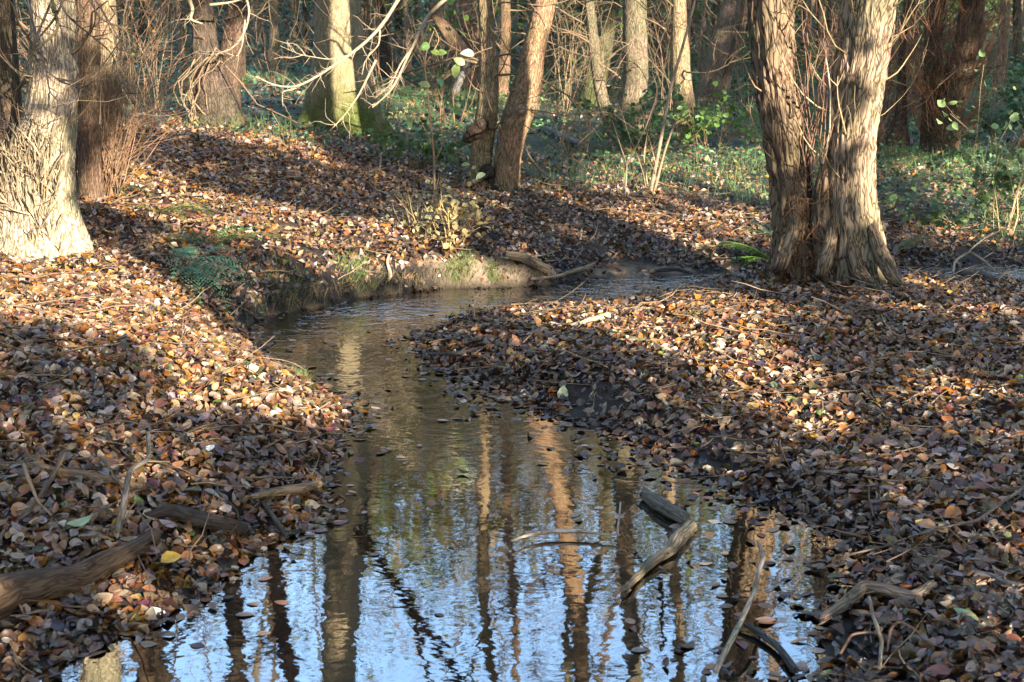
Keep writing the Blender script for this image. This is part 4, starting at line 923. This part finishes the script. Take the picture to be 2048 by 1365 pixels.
log('fallen_log', 'thick rotting brown log slanting out of the leaves beside the pool', [(-60, 1262), (60, 1215), (160, 1180), (245, 1140), (315, 1102)], [82, 70, 56, 43, 28], (.15, .10, .065), 1, 36, .55, n=90)
log('fallen_branch', 'smooth grey branch lying level above the big rotting log', [(-60, 948), (0, 952), (70, 958), (150, 972), (235, 985), (310, 998)], [12, 17, 24, 23, 18, 12], (.26, .18, .12), 2, 18, .5)
log('fallen_log', 'short dark waterlogged log between the big log and the pool', [(290, 1050), (350, 1055), (420, 1068), (495, 1082)], [20, 30, 32, 26], (.09, .07, .06), 3, 20, .5)
log('fallen_branch', 'pale curved branch poking out of the leaves at the water edge', [(505, 1012), (550, 1008), (600, 1002), (636, 988)], [10, 18, 22, 16], (.32, .23, .15), 4, 18, .6)
log('forked_stick', 'grey crooked stick bent upright over the branch', [(239, 1097), (252, 1056), (266, 1012), (304, 993), (301, 960)], [13, 13, 12, 10, 8], (.22, .19, .17), 5, 12, .6, zs=[.0, .05, .09, .09, .12], cat='stick')
log('stick', 'dark stick sloping down to the pool edge', [(526, 1029), (545, 1052), (560, 1072), (576, 1094)], [9, 10, 10, 9], (.13, .10, .09), 6, 10, .8, cat='stick')
log('stick', 'thin pale twig with a bend near the frame edge above the rotting log', [(51, 985), (62, 1010), (79, 1036), (95, 1052), (115, 1062)], [7, 8, 7, 6, 4], (.4, .28, .18), 7, 8, 1, cat='stick', zs=[.06, .05, .02, .02, 0])
log('stick', 'straight brown stick leaning across the grey branch', [(132, 970), (105, 1000), (60, 1045), (30, 1065)], [9, 9, 8, 6], (.22, .16, .12), 8, 8, .8, cat='stick', zs=[.07, .04, .01, 0])
log('stick', 'small slate-grey twig standing in the leaves near the curved branch', [(434, 975), (436, 1005), (440, 1030), (444, 1053)], [7, 7, 6, 6], (.2, .2, .2), 9, 8, 1, cat='stick')
log('stick', 'dark twig half buried in the leaves beneath the sunny patch', [(135, 745), (140, 765), (148, 795)], [10, 9, 6], (.13, .13, .15), 10, 8, .8, cat='stick')
log('water_log', 'broken pale piece of wood breaking the water surface with a sharp end', [(1284, 1003), (1310, 1018), (1338, 1036), (1378, 1056)], [20, 30, 30, 24], (.22, .20, .17), 11, 24, -.1, n=60)
log('water_log', 'pale half-sunken piece of wood trailing away below the broken one', [(1378, 1062), (1352, 1090), (1338, 1112), (1300, 1148), (1250, 1194)], [26, 32, 22, 20, 8], (.34, .28, .20), 12, 16, -.3)
log('floating_stick', 'thin white twig floating across the dark reflections', [(1020, 1097), (1060, 1084), (1100, 1077), (1165, 1080), (1215, 1084), (1240, 1086)], [4, 7, 9, 8, 5, 4], (.55, .46, .40), 13, 10, .2, cat='stick', kids=[([(1234, 1086, 0), (1238, 1070, .03), (1240, 1056, .06)], 5), ([(1236, 1074, .03), (1250, 1072, .045)], 4), ([(1165, 1080, 0), (1175, 1068, .02), (1190, 1062, .035)], 4)])
log('floating_stick', 'long pale grey twig reaching out of the pool bottom', [(1510, 1172), (1522, 1200), (1510, 1245), (1480, 1300), (1430, 1372)], [6, 9, 10, 11, 12], (.42, .38, .34), 14, 10, 1, cat='stick', zs=[.10, .10, .08, .05, .0])
log('water_log', 'slimy bluish branch lying under the surface near the pale twig', [(1468, 1256), (1510, 1275), (1550, 1305), (1590, 1355)], [6, 12, 14, 15], (.10, .10, .10), 15, 16, -.5)
log('fallen_branch', 'bent branch with pale broken elbow where mud meets the pool', [(1645, 1262), (1685, 1232), (1722, 1200), (1770, 1212), (1820, 1222), (1862, 1200)], [14, 26, 26, 24, 26, 26], (.30, .23, .18), 16, 20, .6, n=70)
log('stick', 'slim pale twig curving up out of the leaves at the lower frame edge', [(1734, 1246), (1748, 1285), (1761, 1326), (1758, 1375)], [7, 8, 8, 8], (.45, .36, .26), 17, 8, 1, cat='stick', zs=[.04, .03, .02, .02])
log('fallen_branch', 'straight brown branch lying level on the dark mud at the frame edge', [(1854, 1003), (1930, 1000), (1990, 999), (2080, 994)], [9, 11, 12, 10], (.24, .17, .13), 18, 12, .7)
log('stick', 'very long thin grey twig sweeping over the dark leaves', [(1790, 1110), (1860, 1092), (1950, 1080), (2000, 1050), (2070, 1003)], [3, 5, 6, 6, 6], (.3, .26, .25), 19, 8, 1, cat='stick', zs=[.01, .02, .03, .04, .05])
log('stick', 'dark wet stick in the mud above the level branch', [(1768, 957), (1800, 972), (1830, 982), (1862, 988)], [7, 8, 7, 5], (.12, .12, .14), 20, 8, .8, cat='stick')
log('stick', 'reddish twig arched near the bottom frame edge', [(1680, 1332), (1700, 1310), (1730, 1306), (1765, 1302)], [5, 6, 6, 4], (.28, .17, .13), 21, 8, 1, cat='stick', zs=[0, .02, .02, .01])
log('stick', 'hooked twig behind the slim pale twig', [(1772, 1330), (1778, 1305), (1795, 1300), (1830, 1310), (1862, 1326)], [5, 6, 6, 5, 4], (.33, .2, .14), 22, 8, 1, cat='stick', zs=[.01, .04, .04, .03, 0])
log('fallen_branch', 'grey knotty branch on leaves near the frame edge', [(1944, 1168), (1980, 1180), (2010, 1190), (2036, 1196)], [14, 18, 18, 18], (.2, .18, .18), 23, 12, .7)
log('stick', 'long dark twig along the lowest leaves', [(1895, 1322), (1950, 1318), (2020, 1320), (2080, 1326)], [6, 8, 8, 7], (.24, .17, .15), 24, 8, .9, cat='stick')
log('fallen_branch', 'short pale wedge of wood lying in sunshine on the gravelly point', [(1128, 664), (1160, 660), (1190, 652), (1216, 645)], [7, 12, 15, 15], (.52, .40, .28), 25, 12, .6)
log('fallen_branch', 'greenish mossy branch snaking over sunlit leaves', [(1210, 677), (1240, 684), (1270, 692), (1300, 700), (1325, 714)], [7, 9, 9, 9, 6], (.20, .20, .10), 26, 12, .8)
log('stick', 'pale twig leaning off the bank into the far bend', [(1060, 572), (1100, 568), (1140, 562), (1188, 552)], [5, 6, 8, 9], (.42, .33, .25), 27, 10, .9, cat='stick', zs=[0, .01, .02, .03])
log('tree_root', 'thick grey root running down the cut bank into the bend', [(1010, 528), (1040, 534), (1070, 543), (1098, 556), (1110, 566)], [14, 20, 22, 20, 12], (.24, .19, .14), 28, 16, .4, cat='root')
log('stick', 'dark waterlogged stick at the far water edge', [(1296, 553), (1330, 551), (1360, 552), (1384, 557)], [7, 8, 8, 5], (.09, .08, .07), 29, 10, .6, cat='stick')
log('fallen_log', 'black burnt-looking log end beside the far rivulet', [(1915, 556), (1945, 563), (1975, 571), (2004, 580)], [12, 16, 18, 17], (.12, .11, .11), 30, 14, .6)
log('dead_branch', 'pale bare branching twigs hooked over the black log', [(1905, 563), (1908, 548), (1935, 537), (1962, 546), (1990, 560)], [4, 5, 6, 5, 3], (.5, .4, .3), 31, 8, 1, cat='branch', zs=[.02, .05, .08, .06, .03], kids=[([(1935, 537, .08), (1950, 530, .1), (1982, 520, .15)], 4), ([(1962, 546, .06), (1985, 538, .08)], 3)])
log('stick', 'S-shaped pale stick hanging down the steep bank to the water', [(778, 528), (774, 545), (783, 560), (777, 576)], [5, 7, 7, 6], (.5, .42, .34), 32, 8, 1, cat='stick')
log('stick', 'dark flat stick pointing from the muddy point into the pool', [(858, 720), (890, 720), (925, 717), (960, 708), (1000, 700)], [6, 8, 8, 8, 6], (.14, .12, .12), 33, 8, .8, cat='stick')
log('fallen_branch', 'dark knobbly branch at the lip of the sunny bank over the dim water', [(505, 735), (530, 740), (552, 746), (575, 752)], [10, 16, 18, 14], (.2, .15, .11), 34, 12, .5)
log('fallen_log', 'long grey dead log lying in the herbs beyond the twin tree', [(1048, 268), (1085, 266), (1110, 276), (1140, 290), (1172, 302)], [10, 13, 14, 14, 10], (.20, .20, .21), 35, 14, .6)
log('fallen_log', 'black log lying behind the thin sapling', [(868, 218), (900, 232), (940, 250)], [8, 10, 10], (.10, .10, .12), 36, 12, .6)
log('fallen_log', 'pale grey trunk propped against the old split tree', [(905, 203), (920, 195), (940, 180), (958, 165)], [13, 14, 14, 13], (.26, .25, .25), 37, 12, .6, zs=[0, .15, .35, .55])
log('fallen_log', 'dark horizontal log under the hazel leaves', [(755, 120), (800, 126), (850, 132), (895, 136)], [10, 12, 10, 8], (.18, .18, .19), 38, 12, .6, zs=[.3, .3, .2, .1])
log('fallen_branch', 'thin curved branch resting on leaves beside the twin tree', [(1042, 305), (1060, 340), (1085, 362), (1120, 378)], [6, 6, 5, 3], (.34, .24, .17), 39, 8, 1, cat='branch', zs=[.1, .06, .03, 0])
log('stick', 'pale bent twig on the shaded leaves below the oak', [(760, 352), (762, 330), (785, 318), (800, 322)], [4, 4, 4, 3], (.45, .36, .28), 40, 8, 1, cat='stick', zs=[0, .05, .06, .03])
log('stick', 'short chunky stick on the shaded leaf slope', [(812, 362), (835, 353), (855, 350)], [5, 7, 5], (.3, .2, .15), 41, 8, 1, cat='stick')
# small twigs scattered through the litter
mbs = MB(); rs_ = np.random.default_rng(91)
for k in range(2000):
    x_, y_ = scatter(1, 2.8, 11, rs_, .38, 0); z_, d_ = terrain(x_, y_)
    if d_[0] < .03: continue
    a_ = rs_.uniform(0, 6.28); L_ = rs_.uniform(.06, .35); P2, _ = wander((x_[0], y_[0], z_[0] + .035), (math.cos(a_), math.sin(a_), rs_.uniform(-.02, .15)), L_, 5, rs_, .15); 
    tube(mbs, P2, np.linspace(.0035, .0015, 5) * rs_.uniform(.5, 1.3), 4, np.array([.3, .22, .16]) * rs_.uniform(.4, 1.4), cap=False)
build('twig_debris', mbs, M_TWIG, kind='stuff', label='small broken twigs scattered through the leaf litter')

# moss and roots on the cut bank
mbm = MB(); rm = np.random.default_rng(19)
for (px_, py_, rx, n_) in ((915, 550, 22, 420), (985, 553, 12, 200), (940, 525, 18, 120), (620, 765, 30, 700), (720, 560, 40, 500), (590, 600, 60, 500)):
    p0 = G(px_, py_); s_ = rx * p0[1] / FPX
    x_ = p0[0] + rm.normal(size=n_) * s_ * .6; y_ = p0[1] + rm.normal(size=n_) * s_ * .6; z_, d_ = terrain(x_, y_); k = d_ > .005; x_, y_, z_ = x_[k], y_[k], z_[k]; m = len(x_)
    h_ = rm.uniform(.015, .05, m); ln = rm.normal(size=(m, 2)) * .02; wv = .0022
    V = np.stack([np.stack([x_ - wv, y_, z_ - .005], 1), np.stack([x_ + wv, y_, z_ - .005], 1), np.stack([x_ + ln[:, 0], y_ + ln[:, 1], z_ + h_], 1)], 1).reshape(-1, 3)
    mbm.add(V, None, np.arange(3 * m).reshape(-1, 3), np.repeat(np.array([.17, .22, .06]) * rm.uniform(.5, 1.3, (m, 1)), 3, 0))
build('moss', mbm, M_HERB, kind='stuff', label='short green moss and grass tufts on the cut bank')
mbr = MB()
for k in range(260):                         # fine roots and grass stalks hanging off the steep bank
    px_ = rm.uniform(480, 1090); p0 = G(px_, np.interp(px_, [480, 530, 680, 860, 1090], [640, 618, 588, 563, 556]) - rm.uniform(0, 14))
    P2, _ = wander(p0 + [0, 0, .02], [rm.normal() * .3, -.6, rm.uniform(-.2, .5)], rm.uniform(.05, .16), 6, rm, .2, -.35)
    tube(mbr, P2, np.linspace(.002, .0008, 6), 3, np.array([.3, .24, .13]) * rm.uniform(.3, 1.2), cap=False)
build('root_fringe', mbr, M_TWIG, kind='stuff', label='fine roots and stalks hanging from the steep stream bank')

# ------------------------------------------------------------------ trees added behind the camera, crowns cut to cast the sun patches
SH = norm(np.array([SDIR[0], SDIR[1]])); NV = np.array([-SH[1], SH[0]]); TEL = math.tan(SUN_EL)
def to_uh(p): return (p[0] * NV[0] + p[1] * NV[1], p[2] - (p[0] * SH[0] + p[1] * SH[1]) * TEL)
GAPS = []      # lit patches projected along the sun, where leaves are left out, and how fully
def gap(pts, amount, y=None): GAPS.append((np.array([to_uh(G(a, b_) if y is None else W(a, b_, y)) for a, b_ in pts]), amount))
gap([(-60, 440), (170, 480), (330, 560), (500, 690), (690, 800), (700, 850), (640, 870), (500, 830), (330, 750), (150, 650), (-60, 600)], 1.0)
gap([(-60, 600), (150, 650), (330, 750), (500, 830), (640, 870), (560, 900), (300, 800), (100, 700), (-60, 640)], .4)
gap([(-40, 300), (40, 250), (60, 210), (150, 230), (160, 420), (175, 510), (-40, 530)], 1.0, 7.5)
gap([(60, 150), (150, 140), (150, 180), (70, 200)], .8, 7.5)
gap([(68, -10), (140, -10), (125, 80), (75, 90)], 1.0, 7.5)
gap([(140, 325), (240, 320), (420, 385), (620, 430), (800, 475), (1000, 530), (1080, 565), (900, 580), (760, 575), (640, 548), (480, 495), (330, 455), (150, 410)], 1.0)
gap([(780, 370), (960, 370), (960, 500), (780, 500)], .9, 8.4)
gap([(1130, 430), (1300, 395), (1500, 420), (1545, 475), (1440, 505), (1300, 485), (1200, 445)], .65)
gap([(860, 385), (1100, 375), (1220, 420), (1150, 440), (1000, 425)], .55)
gap([(880, 590), (1100, 612), (1300, 600), (1420, 580), (1560, 600), (1560, 650), (1500, 670), (1620, 740), (1700, 860), (1640, 900), (1520, 830), (1400, 745), (1250, 695), (1100, 665), (960, 640)], .72)
gap([(1780, 570), (2100, 590), (2100, 860), (1850, 830), (1700, 720), (1640, 640)], .28)
gap([(1695, -40), (1840, -40), (1830, 130), (1815, 250), (1800, 330), (1820, 420), (1870, 600), (1720, 600), (1685, 420), (1680, 330), (1700, 200)], 1.0, 7.8)
gap([(1520, -40), (1625, -40), (1630, 140), (1650, 300), (1610, 340), (1560, 200), (1530, 100)], 1.0, 7.8)
gap([(650, -10), (725, -10), (725, 150), (735, 245), (700, 245), (690, 150), (640, 40)], 1.0, 13.0)
gap([(1040, -10), (1125, -10), (1095, 130), (1085, 200), (1045, 330), (985, 378), (985, 330), (1035, 180)], .9, 11.0)
gap([(950, -10), (992, -10), (1002, 230), (950, 300)], .8, 11.0)
gap([(500, 120), (860, 10), (870, 110), (740, 290), (680, 280), (560, 220)], .9, 10.5)
gap([(1880, -10), (1985, -10), (1950, 130), (1880, 120)], .8, 11.0)
gap([(1840, 180), (1970, 170), (1920, 320), (1840, 320)], .5, 11.0)
gap([(180, 1180), (260, 1160), (340, 1230), (250, 1275), (150, 1230)], .6)
gap([(230, -10), (520, -10), (520, 240), (230, 240)], .3, 13.0)
gap([(1150, 310), (1540, 290), (1540, 400), (1150, 390)], .85)
gap([(1760, 330), (2100, 250), (2100, 470), (1850, 480)], .8)
gap([(300, 205), (620, 205), (620, 266), (300, 266)], .8)
def openness(u, h):
    o = np.zeros_like(u)
    for pg, am in GAPS:
        ins = np.zeros(u.shape, bool); m = len(pg)
        for i_ in range(m):
            a, b_ = pg[i_], pg[(i_ + 1) % m]
            c = (a[1] > h) != (b_[1] > h)
            with np.errstate(divide='ignore', invalid='ignore'): xx = (b_[0] - a[0]) * (h - a[1]) / (b_[1] - a[1] + 1e-12) + a[0]
            ins ^= c & (u < xx)
        n_ = vnoise(u * 5, h * 7, seed=4) * .5 + .5
        o = np.where(ins, np.maximum(o, np.where(n_ < am * 1.15, 1.0, 0.0) if am < .95 else 1.0), o)
    hi_ = sstep(3.9, 4.6, h)          # upper leaves thinned to light the background, closed higher up to darken trunks
    o = np.maximum(o, hi_ * (vnoise(u * 1.6, h * 2.2, seed=14) > np.where(u < 6.8, np.interp(h, [5.2, 5.8], [-.3, .5]), np.interp(h, [6.5, 7.5], [-.5, .45]))))
    return o
nb_ = 0
for (u0, v0, ua, ub, lab) in ((-1.2, 3.0, -3.5, 0.0, 'unseen beech tree added to cast shade behind the camera, nearest the pale tree side'), (.75, 4.2, 0.0, 2.9, 'unseen beech tree added as a shade screen directly behind the viewpoint'), (5.15, 3.4, 2.9, 5.7, 'unseen beech tree added for shade behind the viewpoint towards the forked tree side'),
                          (7.4, 4.6, 5.7, 9.0, 'unseen dense beech tree added to block sun, standing off beyond the viewpoint'), (10.6, 4.0, 9.0, 14.5, 'unseen outermost beech tree added to dapple the light behind the viewpoint')):
    c = NV * u0 + SH * v0; z = gz(c[0], c[1]); t = root('shade_tree', (c[0], c[1], z), lab, 'tree', 'unseen trees added behind the viewpoint to shape the sunlight'); rng = np.random.default_rng(int(u0 * 10) + 50)
    P = [np.array([c[0], c[1], z - .1])]; R = [.17]; d = np.array([0, 0, 1.])
    for k in range(8): d = norm(d + rng.normal(size=3) * .05 + [0, 0, .1]); P.append(P[-1] + d * 1.1); R.append(.15 * (1 - .09 * k))
    N = int(8600 * (ub - ua)); U = rng.uniform(ua, ub, N); Vv_ = v0 + rng.uniform(-.9, .9, N); H = rng.uniform(.2, 11.5, N)
    keep = openness(U, H) < .5  # leaves whose shadow would fall on a lit patch are dropped
    U, Vv_, H = U[keep], Vv_[keep], H[keep]; N = len(U)
    PP = U[:, None] * NV[None] + Vv_[:, None] * SH[None]; ZZ = H + Vv_ * TEL
    mb = MB(); L = rng.uniform(.07, .15, N)
    leaves(mb, np.column_stack([PP, ZZ]), norm(rng.normal(size=(N, 3)) + SDIR * .8), rng.uniform(0, 6.28, N), L, L * rng.uniform(.3, .45, N), np.full(N, .2), np.zeros(N), np.array([.22, .12, .05]) * rng.uniform(.6, 1.3, (N, 1)))
    build('foliage', mb, M_HERB, t, (c[0], c[1], z))
    Pk = np.array(P); uk, hk = to_uh(Pk.T)
    mb = MB(); Q, r, s = resample(P, R, 40)
    uu, hh_ = to_uh(Q.T); 
    tube(mb, Q, r, 14, BROWN, 3, .02, .005); build('trunk', mb, M_BARK, t, (c[0], c[1], z))

# trees added either side, outside the view, to cut down the sky light
SIDE = ["on the pale tree's side, just behind the viewpoint", 'level with the big rotting log, outside the view', 'past the pale tree, outside the view', 'well past the pale tree, outside the view', 'beside the forked tree, outside the view', 'beyond the rivulet, outside the view', 'beyond the fern bank, outside the view']
for k, (x_, y_) in enumerate(((-8.5, -3), (-8.5, 2.5), (-9.5, 8), (-12, 13), (12.5, 5), (13.5, 10), (15, 16))):
    z = gz(x_, y_); o_ = (x_, y_, z); t = root('shade_tree', o_, 'beech tree added to block sky light ' + SIDE[k], 'tree', 'unseen trees added either side of the view to block sky light'); rng = np.random.default_rng(900 + k)
    P, _ = wander((x_, y_, z - .1), (0, 0, 1), 9, 10, rng, .05, .05); mb = MB(); tube(mb, P, np.linspace(.22, .08, 10), 12, BROWN, k); build('trunk', mb, M_BARK, t, o_)
    N = 2600; D_ = rng.normal(size=(N, 3)); D_ = norm(D_) * rng.random((N, 1)) ** .4 * [2.9, 2.9, 4.6] + [x_, y_, z + 5.2]
    mb = MB(); L = rng.uniform(.25, .5, N); leaves(mb, D_, norm(rng.normal(size=(N, 3)) + [0, 0, .4]), rng.uniform(0, 6.28, N), L, L * .35, np.full(N, .2), np.zeros(N), np.array([.16, .10, .04]) * rng.uniform(.6, 1.3, (N, 1))); build('foliage', mb, M_HERB, t, o_)
